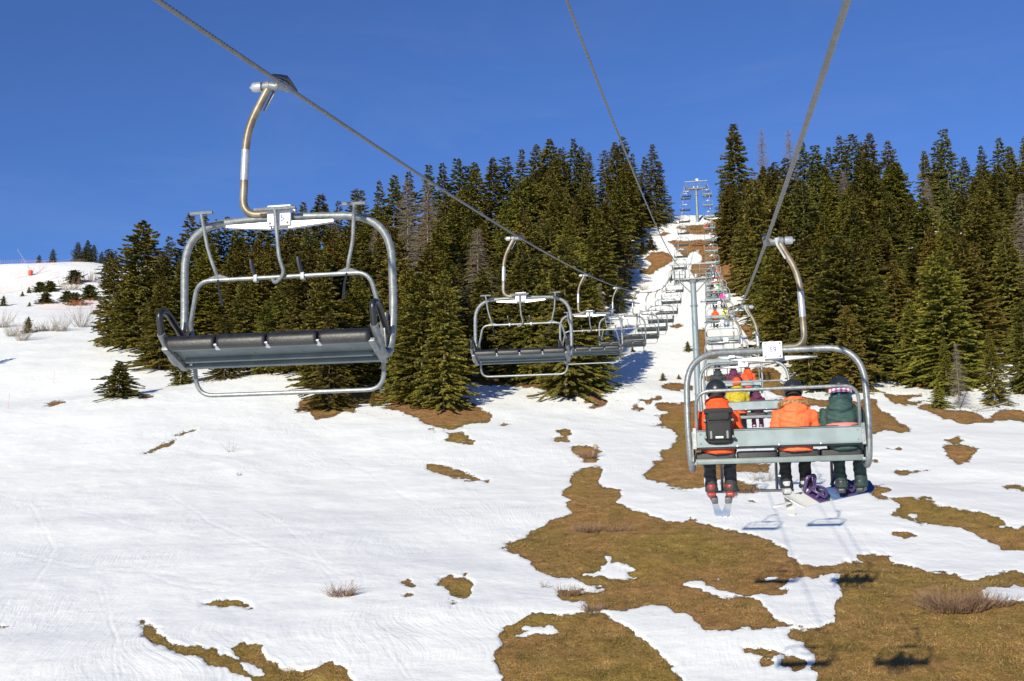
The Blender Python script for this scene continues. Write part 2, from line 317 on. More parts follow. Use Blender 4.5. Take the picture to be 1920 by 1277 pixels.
TRACKS = [([(196,1100),(205,1150),(213,1200),(216,1277)],1.0),([(186,1110),(207,1175),(222,1220),(230,1277)],1.0),([(0,1104),(60,1095),(90,1060),(98,1030),(75,980),(55,945)],1.3),
 ([(275,1080),(330,1100),(420,1112),(560,1115),(700,1102)],.9),([(300,1075),(360,1092),(470,1100),(600,1100)],.8),([(310,925),(400,985),(520,1035),(620,1060)],.9),
 ([(490,960),(540,990),(580,1030),(620,1090)],.7),([(575,1010),(590,1040),(620,1070),(640,1080)],.8),([(700,1180),(715,1215),(745,1250),(770,1277)],.8),([(725,1180),(745,1230),(780,1277)],.8),
 ([(670,1060),(690,1130),(672,1190),(650,1240)],.6),([(0,930),(150,960),(300,1000),(420,1015)],.7),([(30,1040),(140,1065),(300,1078)],.9),([(400,860),(520,890),(640,905),(760,900)],.6),
 ([(650,800),(760,840),(860,900),(930,960)],.7),([(560,830),(680,880),(800,960),(880,1010)],.6),([(1010,830),(1030,930),(1000,1000)],.6),([(1140,1160),(1200,1190),(1235,1240),(1270,1277)],.6),
 ([(1500,1010),(1600,1030),(1750,1040)],.6),([(1200,915),(1280,950),(1400,960),(1500,1000)],.6)]
def seg_d(px, py, a, b):
    ax, ay = a; bx, by = b; dx, dy = bx-ax, by-ay; t = np.clip(((px-ax)*dx+(py-ay)*dy)/(dx*dx+dy*dy+1e-9), 0, 1)
    return np.hypot(px-ax-t*dx, py-ay-t*dy)
def poly_sd(px, py, poly):
    d = np.full(px.shape, 1e9); ins = np.zeros(px.shape, bool); n = len(poly)
    for i in range(n):
        a = poly[i]; b = poly[(i+1) % n]
        d = np.minimum(d, seg_d(px, py, a, b))
        c = (a[1] > py) != (b[1] > py)
        xi = (b[0]-a[0])*(py-a[1])/(b[1]-a[1]+1e-12)+a[0]
        ins ^= c & (px < xi)
    return np.where(ins, -d, d)
LLO = [(178,655),(200,652),(250,645),(300,700),(340,722),(400,712),(560,700),(620,760),(830,764),(880,720),(985,712),(1060,742),(1105,735),(1122,700),(1128,640),(1140,580),(1155,540),(1170,490),(1190,440),(1240,412)]
RLO = [(1362,440),(1368,500),(1400,548),(1405,580),(1440,640),(1480,705),(1560,742),(1640,738),(1700,725),(1800,745),(1850,720),(1920,700),(2200,700)]
def lo_line(px):
    px = np.asarray(px, float)
    l = np.interp(px, *zip(*LLO), left=0, right=0); r = np.interp(px, *zip(*RLO), left=0, right=700)
    l = np.where((px < 178), 0, l); return np.maximum(l, r)

def build_ground():
    fine = np.radians(np.arange(-37, 19, .088)); coarse = np.radians(np.arange(19, 323, 3.0))
    az = np.concatenate([fine, coarse])          # from +Y, clockwise
    rad = np.concatenate([np.geomspace(1.5, 40, 26)[:-1], 40*np.exp(np.arange(0, math.log(400/40), .0039)), np.geomspace(406, 4000, 24)])
    na, nr = len(az), len(rad)
    A, Rr = np.meshgrid(az, rad, indexing='xy'); x = (Rr*np.sin(A)).ravel(); y = (Rr*np.cos(A)).ravel()
    z = base_z(x, y)
    P = np.stack([x, y, z], 1); px, py, dep = proj(P)
    ok = (dep > 30) & (px > -400) & (px < 2500) & (py < 1700) & (py > 200)
    sd = np.full(len(x), 60.0)
    idx = np.nonzero(ok)[0]; qx = px[idx]; qy = py[idx]; s = np.full(len(idx), 60.0)
    for poly in BROWN:
        a = np.array(poly); m = (qx > a[:,0].min()-25) & (qx < a[:,0].max()+25) & (qy > a[:,1].min()-25) & (qy < a[:,1].max()+25)
        if m.any(): s[m] = np.minimum(s[m], poly_sd(qx[m], qy[m], poly))
    for poly in ISLE:
        a = np.array(poly); m = (qx > a[:,0].min()-25) & (qx < a[:,0].max()+25) & (qy > a[:,1].min()-25) & (qy < a[:,1].max()+25)
        if m.any(): s[m] = np.maximum(s[m], -poly_sd(qx[m], qy[m], poly))
    X = x[idx]; Y = y[idx]; D = dep[idx]
    # ragged melt edge, finer where the ground is nearer
    rag = fbm(X/1.1, Y/1.6, 5, 31)*np.clip(9*60/D, 2.5, 10)
    s = s + rag + fbm(X/.42, Y/.8, 3, 37)*np.clip(5.5*60/D, 0, 6)
    # forest floor: snow and needle litter mixed under the trees
    lo = lo_line(qx); inw = (lo > 0) & (qy < lo-3) & (D < 262)
    fl = (fbm(X/5, Y/7, 4, 77)+.02)*26
    s = np.where(inw, np.minimum(s, np.maximum(fl, (qy-lo)*.4+ -20 + 20*0)), s)
    sd[idx] = s
    # relief
    snow = np.clip(sd/3.0, 0, 1); snow = snow*snow*(3-2*snow)
    trk = np.zeros(len(idx))
    for line, w in TRACKS:
        d = np.full(len(idx), 1e9); a = np.array(line); m = (qx > a[:,0].min()-12) & (qx < a[:,0].max()+12) & (qy > a[:,1].min()-12) & (qy < a[:,1].max()+12)
        for i in range(len(line)-1): d[m] = np.minimum(d[m], seg_d(qx[m]+fbm(X[m]/3, Y[m]/3, 2, 3)*6, qy[m], line[i], line[i+1]))
        trk += -np.exp(-(d/2.2)**2)*.014*w + np.exp(-((d-4.5)/2.2)**2)*.007*w
    dz = snow*(.06 + .02*fbm(x/1.3, y/2.2, 3, 51)) + (1-snow)*(.07*fbm(x/.35, y/.5, 3, 61) + .06*fbm(x/1.6, y/1.6, 2, 63))
    dz[idx] += trk*snow[idx]
    z = z + np.where(ok, dz, 0.06)
    # mesh
    v = np.stack([x, y, z], 1)
    i = np.arange(nr-1)[:, None]; k = np.arange(na)[None, :]; k2 = (k+1) % na
    f = np.stack([i*na+k, (i+1)*na+k, (i+1)*na+k2, i*na+k2], -1).reshape(-1, 4)[:, ::-1]
    cen = len(v); v = np.vstack([v, [[0, 0, gz(0, 0)]]])
    me = bpy.data.meshes.new('ground'); me.vertices.add(len(v)); me.vertices.foreach_set('co', v.ravel())
    tri = np.stack([np.full(na, cen), np.arange(na), (np.arange(na)+1) % na], 1)[:, ::-1]
    nl = f.size+tri.size; me.loops.add(nl); me.loops.foreach_set('vertex_index', np.concatenate([f.ravel(), tri.ravel()]).astype(np.int32))
    me.polygons.add(len(f)+na)
    me.polygons.foreach_set('loop_start', np.concatenate([np.arange(len(f))*4, f.size+np.arange(na)*3]).astype(np.int32))
    me.polygons.foreach_set('use_smooth', np.ones(len(f)+na, bool))
    me.update(calc_edges=True)
    at_ = me.attributes.new('bare', 'FLOAT', 'POINT'); at_.data.foreach_set('value', np.append(sd, 60).astype(np.float32))
    me.materials.append(ground_mat())
    o = link('ground', me); tag(o, kind='structure')
    return o

def ground_mat():
    m = bpy.data.materials.new('snow_and_grass'); m.use_nodes = True; nt = m.node_tree; L = nt.links; N = nt.nodes
    b = N['Principled BSDF']; geo = N.new('ShaderNodeNewGeometry')
    def noise(scale, det=4, rough=.55, vec=None, dist=0):
        n = N.new('ShaderNodeTexNoise'); n.inputs['Scale'].default_value = scale; n.inputs['Detail'].default_value = det; n.inputs['Roughness'].default_value = rough
        n.inputs['Distortion'].default_value = dist; L.new(vec or geo.outputs['Position'], n.inputs['Vector']); return n.outputs['Fac']
    def math_(op, a, c=None, cl=False):
        n = N.new('ShaderNodeMath'); n.operation = op; n.use_clamp = cl
        for k, q in ((0, a), (1, c)):
            if q is None: continue
            if isinstance(q, (int, float)): n.inputs[k].default_value = q
            else: L.new(q, n.inputs[k])
        return n.outputs[0]
    def ramp(fac, stops):
        r = N.new('ShaderNodeValToRGB'); e = r.color_ramp.elements
        while len(e) < len(stops): e.new(.5)
        for q, (p, c) in zip(e, stops): q.position = p; q.color = (*c, 1)
        L.new(fac, r.inputs['Fac']); return r.outputs[0]
    at_ = N.new('ShaderNodeAttribute'); at_.attribute_name = 'bare'
    edge = math_('ADD', at_.outputs['Fac'], math_('MULTIPLY', math_('SUBTRACT', noise(2.6, 6, .8), .5), 12)); edge = math_('ADD', edge, math_('MULTIPLY', math_('SUBTRACT', noise(11, 3, .7), .5), 5))
    fac = math_('ADD', math_('MULTIPLY', edge, 1.6), .5, True)        # 1 = snow
    # grass colour
    g1 = ramp(noise(1.1, 6, .7), [(.30, (.19,.132,.036)), (.45, (.38,.245,.080)), (.58, (.48,.30,.105)), (.72, (.68,.46,.20))])
    g2 = ramp(noise(14, 4, .7), [(.30, (.30,.28,.25)), (.5, (.9,.9,.88)), (.70, (1.6,1.5,1.35))])
    g3 = ramp(noise(.12, 3, .6), [(.38, (.92,.96,.66)), (.55, (1.02,.93,.92)), (.7, (1.12,.90,.95))])
    mx = N.new('ShaderNodeMix'); mx.data_type = 'RGBA'; mx.blend_type = 'MULTIPLY'; mx.inputs[0].default_value = 1; L.new(g1, mx.inputs[6]); L.new(g2, mx.inputs[7])
    mx3 = N.new('ShaderNodeMix'); mx3.data_type = 'RGBA'; mx3.blend_type = 'MULTIPLY'; mx3.inputs[0].default_value = 1; L.new(mx.outputs[2], mx3.inputs[6]); L.new(g3, mx3.inputs[7])
    sy = N.new('ShaderNodeSeparateXYZ'); L.new(geo.outputs['Position'], sy.inputs[0]); fy_ = N.new('ShaderNodeMapRange'); fy_.inputs[1].default_value = 95; fy_.inputs[2].default_value = 150; L.new(sy.outputs['Y'], fy_.inputs[0])
    mx4 = N.new('ShaderNodeMix'); mx4.data_type = 'RGBA'; mx4.blend_type = 'MULTIPLY'; L.new(fy_.outputs[0], mx4.inputs[0]); L.new(mx3.outputs[2], mx4.inputs[6]); mx4.inputs[7].default_value = (.86,.74,.86,1); mx3 = mx4   # heather and bracken higher up
    rim = N.new('ShaderNodeMix'); rim.data_type = 'RGBA'; rim.blend_type = 'MULTIPLY'; wr = N.new('ShaderNodeMapRange'); wr.inputs[1].default_value = -5.0; wr.inputs[2].default_value = -.5; L.new(edge, wr.inputs[0])
    L.new(math_('MULTIPLY', wr.outputs[0], .75), rim.inputs[0]); L.new(mx3.outputs[2], rim.inputs[6]); rim.inputs[7].default_value = (.42,.40,.42,1); mx3 = rim       # ground darkened in a rim along the snow edge
    snow = ramp(noise(.5, 5, .6), [(.3, (.875,.87,.845)), (.7, (.91,.905,.875))])
    dirt = N.new('ShaderNodeMix'); dirt.data_type = 'RGBA'                     # specks of litter scattered on the snow
    L.new(ramp(noise(6.5, 3, .8), [(.0, (0,0,0)), (.735, (0,0,0)), (.76, (1,1,1))]), dirt.inputs[0]); L.new(snow, dirt.inputs[6]); dirt.inputs[7].default_value = (.55,.50,.44,1)
    mx2 = N.new('ShaderNodeMix'); mx2.data_type = 'RGBA'; L.new(fac, mx2.inputs[0]); L.new(mx3.outputs[2], mx2.inputs[6]); L.new(dirt.outputs[2], mx2.inputs[7])
    L.new(mx2.outputs[2], b.inputs['Base Color'])
    rr = N.new('ShaderNodeMapRange'); rr.inputs[3].default_value = .95; rr.inputs[4].default_value = .55; L.new(fac, rr.inputs[0]); L.new(rr.outputs[0], b.inputs['Roughness'])
    b.inputs['Specular IOR Level'].default_value = .25
    # relief: ski tracks drawn out along the slope, crust, turf
    wz = N.new('ShaderNodeTexNoise'); wz.inputs['Scale'].default_value = .045; wz.inputs['Detail'].default_value = 1.5; L.new(geo.outputs['Position'], wz.inputs['Vector'])
    w1 = N.new('ShaderNodeVectorMath'); w1.operation = 'MULTIPLY_ADD'; w1.inputs[1].default_value = (26, 26, 0); L.new(wz.outputs['Color'], w1.inputs[0]); L.new(geo.outputs['Position'], w1.inputs[2]); WP = w1.outputs[0]
    mp = N.new('ShaderNodeMapping'); mp.inputs['Rotation'].default_value = (0, 0, R_(28)); mp.inputs['Scale'].default_value = (1.0, .16, .3); L.new(WP, mp.inputs[0])
    mq = N.new('ShaderNodeMapping'); mq.inputs['Rotation'].default_value = (0, 0, R_(74)); mq.inputs['Scale'].default_value = (1.0, .10, .3); L.new(WP, mq.inputs[0])
    t1 = noise(2.2, 4, .6, mp.outputs[0], .8); t2 = noise(2.6, 4, .6, mq.outputs[0], .9); t3 = noise(.7, 4, .6); t4 = noise(9, 3, .6)
    hs = math_('ADD', math_('ADD', math_('MULTIPLY', t1, .020), math_('MULTIPLY', t2, .024)), math_('ADD', math_('MULTIPLY', t3, .09), math_('MULTIPLY', t4, .004)))
    def mapped(rot, sy_):
        q = N.new('ShaderNodeMapping'); q.inputs['Rotation'].default_value = (0,0,R_(rot)); q.inputs['Scale'].default_value = (1, sy_, .25); L.new(WP, q.inputs[0]); return q.outputs[0]
    s1 = math_('MULTIPLY', noise(7, 2, .5, mapped(38, .035), .25), math_('MULTIPLY', ramp(noise(.16, 2), [(.42,(0,0,0)),(.58,(1,1,1))]), .015))
    s2_ = math_('MULTIPLY', noise(6, 2, .5, mapped(100, .04), .3), math_('MULTIPLY', ramp(noise(.11, 2), [(.45,(1,1,1)),(.56,(0,0,0))]), .014))
    s3 = math_('MULTIPLY', noise(5, 2, .5, mapped(68, .03), .2), math_('MULTIPLY', ramp(noise(.21, 2), [(.46,(0,0,0)),(.60,(1,1,1))]), .017))
    hs = math_('ADD', hs, math_('ADD', s1, math_('ADD', s2_, s3)))
    hg = math_('ADD', math_('MULTIPLY', noise(5, 5, .75), .22), math_('MULTIPLY', noise(22, 3, .7), .06))
    hm = N.new('ShaderNodeMix'); hm.data_type = 'FLOAT'; L.new(fac, hm.inputs[0]); L.new(hg, hm.inputs[2]); L.new(hs, hm.inputs[3])
    bp = N.new('ShaderNodeBump'); bp.inputs['Strength'].default_value = 1.0; bp.inputs['Distance'].default_value = 1.0; L.new(hm.outputs[0], bp.inputs['Height']); L.new(bp.outputs[0], b.inputs['Normal'])
    return m
build_ground()

# ------------------------------------------------------------------ the lift line
XL, XR = -3.9, .69; XC = (XL+XR)/2; Y3, Y4 = 126.0, 249.0
s2 = np.polyfit([126, 190, 249], [28.65, 50.4, 75.9], 2)
RC = np.polyfit([-30, 5.7, 13.9, 27.6, 41.8, 56, 84, 98.1, 112.2, 126], [-.9, 2.6, 3.46, 5.6, 7.98, 10.58, 18.47, 22.34, 26.2, 28.65], 5, w=[.3, 4, 8, 4, 3, 3, 3, 3, 3, 8])
LC = np.polyfit([-30, 7.73, 10.29, 23.6, 37.6, 51.2, 66, 80, 94, 108, 126], [-.6, 4.07, 4.42, 6.43, 8.8, 11.35, 14.18, 17.2, 20.26, 23.75, 28.65], 5, w=[.3, 4, 8, 5, 4, 3, 3, 3, 3, 3, 8])

def rope_z(side, y):
    if y <= Y3: return float(np.polyval(LC if side == 'L' else RC, y))
    if y <= Y4: return float(np.polyval(s2, y))
    t = y-Y4; return 75.9 + .36*t - .0016*t*t
def comm_z(y):
    if y <= Y3: return float(np.polyval(np.polyfit([14.1, 37.9, 126], [6.89, 10.39, 30.6], 2), y))
    return float(np.polyval(np.polyfit([126, 190, 249], [30.6, 51.6, 77.4], 2), y)) if y <= Y4 else 77.4+.34*(y-Y4)
def make_rope(name, x, zf, r, y_fine, label, step=.0115, lay=.36, strands=6, nt=18):
    ys = list(np.arange(-45, y_fine[0], 1.0)) + list(np.arange(y_fine[0], y_fine[1], step)) + list(np.arange(y_fine[1], 330, 1.5))
    ys = np.array(ys); zc = np.array([zf(q) for q in ys]); sl = np.gradient(zc, ys); L = np.concatenate([[0], np.cumsum(np.hypot(np.diff(ys), np.diff(zc)))])
    th = np.arange(nt)*2*np.pi/nt
    ph = L[:, None]/lay*2*np.pi
    fine = ((ys > y_fine[0]) & (ys < y_fine[1]))[:, None]
    k = np.abs(np.cos(strands/2*(th[None]-ph)))
    rr = r*np.where(fine, (.60+.42*k), .95)
    n = 1/np.sqrt(1+sl**2)
    X = x + rr*np.cos(th)[None]; U = rr*np.sin(th)[None]
    Y = ys[:, None] - U*(sl*n)[:, None]; Z = zc[:, None] + U*n[:, None]
    v = np.stack([X, Y, Z], -1).reshape(-1, 3); m = len(ys)
    i = np.arange(m-1)[:, None]; q = np.arange(nt)[None]; q2 = (q+1) % nt
    f = np.stack([i*nt+q, i*nt+q2, (i+1)*nt+q2, (i+1)*nt+q], -1).reshape(-1, 4)
    me = bpy.data.meshes.new(name); me.from_pydata(v.tolist(), [], f.tolist()); me.polygons.foreach_set('use_smooth', [True]*len(f)); me.materials.append(M['rope']); me.update()
    return tag(link(name, me), label, 'cable')
make_rope('haul_rope', XL, lambda y: rope_z('L', y), .022, (6.5, 27), 'thick twisted steel rope that carries the empty chairs on the left')
make_rope('haul_rope', XR, lambda y: rope_z('R', y), .0195, (4.2, 22), 'thick twisted steel rope that carries the people going up on the right')
make_rope('signal_cable', XC, comm_z, .020, (13, 24), 'thin dark cable between the two chair ropes, reaching the tower top', step=.02, lay=.4)

# ------------------------------------------------------------------ chair
PIV = Vector((0, -.17, -2.36))
def text_mesh(s, size, name):
    cu_ = bpy.data.curves.new(name, 'FONT'); cu_.body = s; cu_.size = size; cu_.extrude = .0015; cu_.align_x = 'CENTER'; cu_.align_y = 'CENTER'
    o = bpy.data.objects.new('tmp', cu_); COL.objects.link(o); me = bpy.data.meshes.new_from_object(o.evaluated_get(bpy.context.evaluated_depsgraph_get())); me.name = name; me.materials.clear()
    bpy.data.objects.remove(o); bpy.data.curves.remove(cu_); return me
def chair_part(root, raised):
    # hanger
    h = MB(); path = round_path([(.135,0,.02),(.365,0,-.42),(.385,0,-1.265),(.03,0,-1.265)], [.20,.30], 10)
    h.tube(path, .037, 12); hg = h.obj('hanger', M['galv_brown'], root)
    b = MB(); b.tube([(.3697,0,-.62),(.3733,0,-.77),(.3768,0,-.92)], .0395, 14); b.obj('sleeve', M['bright'], hg)
    w = MB(); w.prism([(.10,.02),(.15,.03),(.135,-.05),(.22,-.22),(.205,-.235),(.11,-.06)], -.052, -.04, axis=1)
    w.obj('hanger_flange', M['galv'], hg)
    # grip
    g = MB(); g.tube([(.02,0,0),(.08,0,-.01),(.14,0,0)], [.05,.036,.05], 12); g.tube([(0,-.16,-.005),(0,-.09,-.012),(0,.09,-.012),(0,.16,-.005)], [.018,.036,.036,.018], 10)
    g.tube([(.14,0,0),(.2,0,0),(.215,0,0)], [.052,.046,.03], 14)
    gr = g.obj('grip', M['galv'], root)
    g = MB(); g.tube([(.215,0,0),(.225,0,0),(.30,0,0),(.315,0,0)], [.03,.047,.047,.04], 16); g.tube([(.315,0,0),(.335,0,0),(.345,0,0)], [.016,.014,.006], 8); g.obj('spring_housing', M['bright'], gr)
    g = MB(); g.tube([(-.012,-.34,.022),(-.018,-.15,.045),(-.02,0,.062),(-.018,.15,.045),(-.012,.34,.022)], [.006,.022,.032,.022,.006], 10); g.obj('rope_guide', M['rubber'], gr)
    # frame arch with its two side tubes
    f = MB(); zt = -1.31
    P = [(-1.0,.34,-2.42),(-1.0,.02,-2.66),(-1.01,-.17,-2.58),(-1.03,-.20,-2.2),(-1.0,-.12,-1.36),(-.9,-.06,zt),(0,0,zt+.0),(.9,-.06,zt),(1.0,-.12,-1.36),(1.03,-.20,-2.2),(1.01,-.17,-2.58),(1.0,.02,-2.66),(1.0,.34,-2.42)]
    P[4] = (-1.02,-.12,zt); P[8] = (1.02,-.12,zt); del P[5]; P = P[:5]+[(0,0,zt+.015)]+P[7:]
    f.tube(round_path(P, [.16,.14,.3,.52,.3,.52,.3,.14,.16], 10), .037, 14)
    fr = f.obj('frame', M['galv'], root)
    for s in (-1, 1):
        a = MB(); a.tube(round_path([(s*1.0,.33,-2.43),(s*1.0,.40,-2.23),(s*1.0,.24,-2.20),(s*.99,-.12,-2.40),(s*.99,-.17,-2.47)], [.09,.09,.08], 6), .03, 12); a.obj('armrest', M['rubber'], root)
        a = MB(); a.prism([(-.20,-2.22),(-.08,-2.24),(-.04,-2.40),(-.1,-2.58),(-.2,-2.56)], s*.985-.006, s*.985+.006)
        ar = a.obj('side_bracket', M['galv'], root)
        for z in (-2.32, -2.45): a = MB(); a.cyl((s*.96,-.12,z), (s*1.0,-.12,z), .014, 8); a.obj('bolt', M['orange_bolt'], ar)
    # plate that clamps hanger and frame, number
    p = MB(); p.box((-.115,-.075,-1.40), (.115,-.048,-1.20), bev=.012); p.box((-.115,.048,-1.40), (.115,.075,-1.20), bev=.012); p.box((-.10,-.048,-1.38), (.10,.048,-1.22), bev=.01)
    pl = p.obj('number_plate', M['white'], root)
    for y in (-.08, .08):
        for x in (-.085, .085):
            for z in (-1.225, -1.375): q = MB(); q.ell((x, y, z), (.011,.008,.011), 8, 5); q.obj('bolt', M['bolt'], pl)
    # tapered stabiliser under the top tube
    w = MB()
    for s in (-1, 1):
        w.add([(s*.09,.035,-1.355),(s*.52,.045,-1.365),(s*.525,.045,-1.385),(s*.09,.035,-1.42),(s*.09,.05,-1.355),(s*.52,.06,-1.365),(s*.525,.06,-1.385),(s*.09,.05,-1.42)],
              [(0,1,2,3),(7,6,5,4),(0,4,5,1),(1,5,6,2),(2,6,7,3),(3,7,4,0)])
        w.add([(s*.09,.036,-1.417),(s*.52,.046,-1.382),(s*.52,-.0,-1.384),(s*.09,-.01,-1.42)], [(0,1,2,3)])
    w.obj('stabiliser', M['bright'], root, smooth=False)
    # seat: four pads on a steel tray; swung up when the chair is empty
    seat = link('seat', None, root); seat.empty_display_size = .1
    if raised: seat.location = (0,-.11,-2.65); seat.rotation_euler = (R_(17),0,0)
    else: seat.location = (0,-.13,-2.545); seat.rotation_euler = (R_(4),0,0)
    prof = [(.02,.02),(.02,.08),(.08,.095),(.36,.095),(.44,.085),(.49,.045),(.495,-.01),(.465,-.05),(.415,-.045),(.39,.018)]
    for k in range(4):
        x0 = -.955+k*.48; pm = MB(); n = len(prof); secs = [(x0,.8),(x0+.012,.95),(x0+.035,1.0),(x0+.43,1.0),(x0+.452,.95),(x0+.464,.8)]; v = []
        cy, cz = .26, .03
        for x, s in secs: v += [(x, cy+(a-cy)*(1-(1-s)*.25), cz+(b2-cz)*s) for a, b2 in prof]
        fc = [(i*n+j, (i+1)*n+j, (i+1)*n+(j+1) % n, i*n+(j+1) % n) for i in range(5) for j in range(n)] + [tuple(range(n)), tuple(range(5*n, 6*n))[::-1]]
        pm.add(v, fc); pm.obj('seat_pad', M['pad'], seat, ang=50)
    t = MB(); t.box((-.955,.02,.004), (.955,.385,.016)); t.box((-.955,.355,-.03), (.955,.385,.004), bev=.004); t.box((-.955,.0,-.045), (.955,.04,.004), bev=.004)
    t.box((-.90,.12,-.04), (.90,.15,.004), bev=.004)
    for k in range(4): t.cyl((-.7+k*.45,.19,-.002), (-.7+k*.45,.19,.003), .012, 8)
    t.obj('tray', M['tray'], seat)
    for s in (-1, 1): t = MB(); t.box((s*.97-.03,-.02,-.05), (s*.97+.03,.44,-.015), bev=.004); t.obj('tray_bracket', M['galv'], seat)
    for k in range(3): t = MB(); t.box((-.495+k*.48,.36,-.035), (-.455+k*.48,.465,-.022)); t.obj('pad_clip', M['white'], seat)
    # backrest
    dz = -.17 if raised else 0
    t = MB(); mt = Matrix.Translation((0,-.235,-2.31+dz)) @ Matrix.Rotation(R_(-9 if not raised else 8), 4, 'X')
    t.box((-.935,-.012,-.10), (.935,0,.085), mtx=mt); t.box((-.935,-.03,-.105), (.935,.0,-.09), bev=.004, mtx=mt); t.box((-.935,-.03,.08), (.935,.0,.09), bev=.004, mtx=mt)
    bk = t.obj('backrest', M['panel'], root)
    t = MB(); t.box((-.95,.003,-.12), (.95,.055,.115), bev=.022, mtx=mt); t.obj('back_pad', M['pad'], bk)
    for s in (-1, 1):
        for z in (-.06, .05): t = MB(); t.ell(mt @ Vector((s*.89,-.018,z)), (.012,.012,.012), 8, 5); t.obj('bolt', M['bright'], bk)
        t = MB(); t.box((s*.955-.02,-.03,-.12), (s*.955+.02,.02,.12), mtx=mt); t.obj('end_bracket', M['galv'], bk)
    for x in (-.47, 0, .47): t = MB(); t.box((x-.008,-.036,-.11), (x+.008,-.028,-.09), mtx=mt); t.obj('clip', M['bright'], bk)
    # safety bar loop with footrests
    px_, py_, pz = PIV; r = .021
    if raised:
        bar = MB()
        up = [(-.93,py_,pz),(-.94,py_+.03,pz+.10),(-.90,py_+.07,pz+.24),(-.84,py_+.12,pz+.50),(.84,py_+.12,pz+.50),(.90,py_+.07,pz+.24),(.94,py_+.03,pz+.10),(.93,py_,pz)]
        bar.tube(round_path(up, [.1,.12,.17,.17,.12,.1], 7), r, 10)
        dn = [(-.93,py_,pz),(-.92,py_-.12,pz-.56),(.92,py_-.12,pz-.56),(.93,py_,pz)]
        bar.tube(round_path(dn, [.17,.17], 7), r, 10); sb = bar.obj('safety_bar', M['galv'], root)
        fy, fz = py_+.12, pz+.50; TY = .175
        for x in (-.68, 0, .68):
            t = MB()
            if x: t.tube(round_path([(x*.93,fy,fz+.01),(x*.96,fy+.05,fz+.10),(x*1.04,fy+.09,fz+.28),(x*1.09,fy+TY,fz+.60)], [.1,.15], 5), .017, 8)
            else: t.tube(round_path([(.10,fy,fz),(.06,fy+.03,fz-.07),(-.04,fy+.05,fz+.02),(0,fy+.10,fz+.16),(.02,fy+TY,fz+.60)], [.05,.06,.1], 5), .018, 8)
            if x: t.tube([(x*.93-.12,fy,fz+.003),(x*.93-.05,fy,fz+.02),(x*.93,fy,fz+.035),(x*.93+.05,fy,fz+.02),(x*.93+.12,fy,fz+.003)], [.012,.022,.026,.022,.012], 8)
            xt = x*1.09 if x else .02; w_ = .11 if x else .20
            st = t.obj('footrest', M['galv'], sb)
            t = MB(); t.cyl((xt-w_,fy+TY,fz+.61), (xt+w_,fy+TY,fz+.61), .017, 8); t.obj('footrest_bar', M['galv'], sb)
        for x in (-.20, .26):
            t = MB(); t.tube([(x,fy,fz),(x+.015,fy+.03,fz+.06),(x+.03,fy+.05,fz+.14),(x+.035,fy+.05,fz+.17)], [.014,.020,.019,.015], 8); t.obj('handle', M['rubber'], sb)
            t = MB(); t.box((x-.02,fy-.03,fz-.04),(x+.02,fy+.03,fz+.03), bev=.006); t.obj('clamp', M['galv'], sb)
        for x in (-.63, .63):
            t = MB(); t.tube([(x,fy+.02,fz),(x-.02*np.sign(x),fy+.03,fz-.1),(x-.04*np.sign(x),fy+.0,fz-.24)], [.008,.010,.013], 6); t.obj('strap', M['rubber'], sb)
    else:
        bar = MB()
        up = [(-.93,py_,pz),(-.92,py_-.16,pz+.58),(.92,py_-.16,pz+.58),(.93,py_,pz)]
        bar.tube(round_path(up, [.17,.17], 7), r, 10)
        dn = [(-.93,py_,pz),(-.94,py_+.2,pz-.01),(-.88,py_+.52,pz+.03),(.88,py_+.52,pz+.03),(.94,py_+.2,pz-.01),(.93,py_,pz)]
        bar.tube(round_path(dn, [.1,.12,.12,.1], 7), r, 10); sb = bar.obj('safety_bar', M['galv'], root)
        for x in (-.66, 0, .66):
            t = MB(); t.tube(round_path([(x,py_+.52,pz+.03),(x,py_+.66,pz-.02),(x,py_+.80,pz-.22),(x,py_+.86,pz-.50)], [.1,.1], 5), .018, 8)
            t.tube([(x-.2,py_+.86,pz-.50),(x+.2,py_+.86,pz-.50)], .017, 8); t.obj('footrest', M['bolt'], sb)
protoR = thing('chairlift_chair', 'empty chair', 'chairlift chair'); chair_part(protoR, False)
protoL = thing('chairlift_chair', 'empty chair', 'chairlift chair'); chair_part(protoL, True)
ORD = ['nearest','second','third','fourth','fifth','sixth','seventh','eighth','ninth','tenth','eleventh','twelfth','thirteenth','fourteenth','fifteenth','sixteenth','seventeenth','eighteenth','nineteenth','twentieth']
usedP = {'L': False, 'R': False}
def put_chair(side, y, label, tilt=0.0, text=None, z_adj=0.0, dx=0.0):
    proto = protoL if side == 'L' else protoR
    o = proto if not usedP[side] else copy_tree(proto, skip=('bolt','clip','pad_clip','strap','handle','clamp') if y > 60 else ('bolt','clip') if y > 35 else ()); usedP[side] = True
    x = XL if side == 'L' else XR
    o.location = (x+dx, y, rope_z(side, y)+z_adj); o.rotation_euler = (tilt, R_(random.uniform(-.5,.5)), math.pi if side == 'L' else 0)
    tag(o, label, 'chairlift chair', 'empty chairs coming down the left rope' if side == 'L' else 'chairs going up the right rope')
    sl = (rope_z(side, y+.3)-rope_z(side, y-.3))/.6
    for c in o.children:
        if c.name.split('.')[0] == 'grip': c.rotation_euler = ((-1 if side == 'L' else 1)*math.atan(sl), 0, 0)
        if c.name.split('.')[0] == 'number_plate' and text:
            t = link('number', text_mesh(text[0], .085, 'number'), c); t.data.materials.append(M['ink'])
            if side == 'L': t.location = (text[1], .0775, text[2]); t.rotation_euler = (R_(90), 0, math.pi)
            else: t.location = (text[1], -.0775, text[2]); t.rotation_euler = (R_(90), 0, 0)
    return o
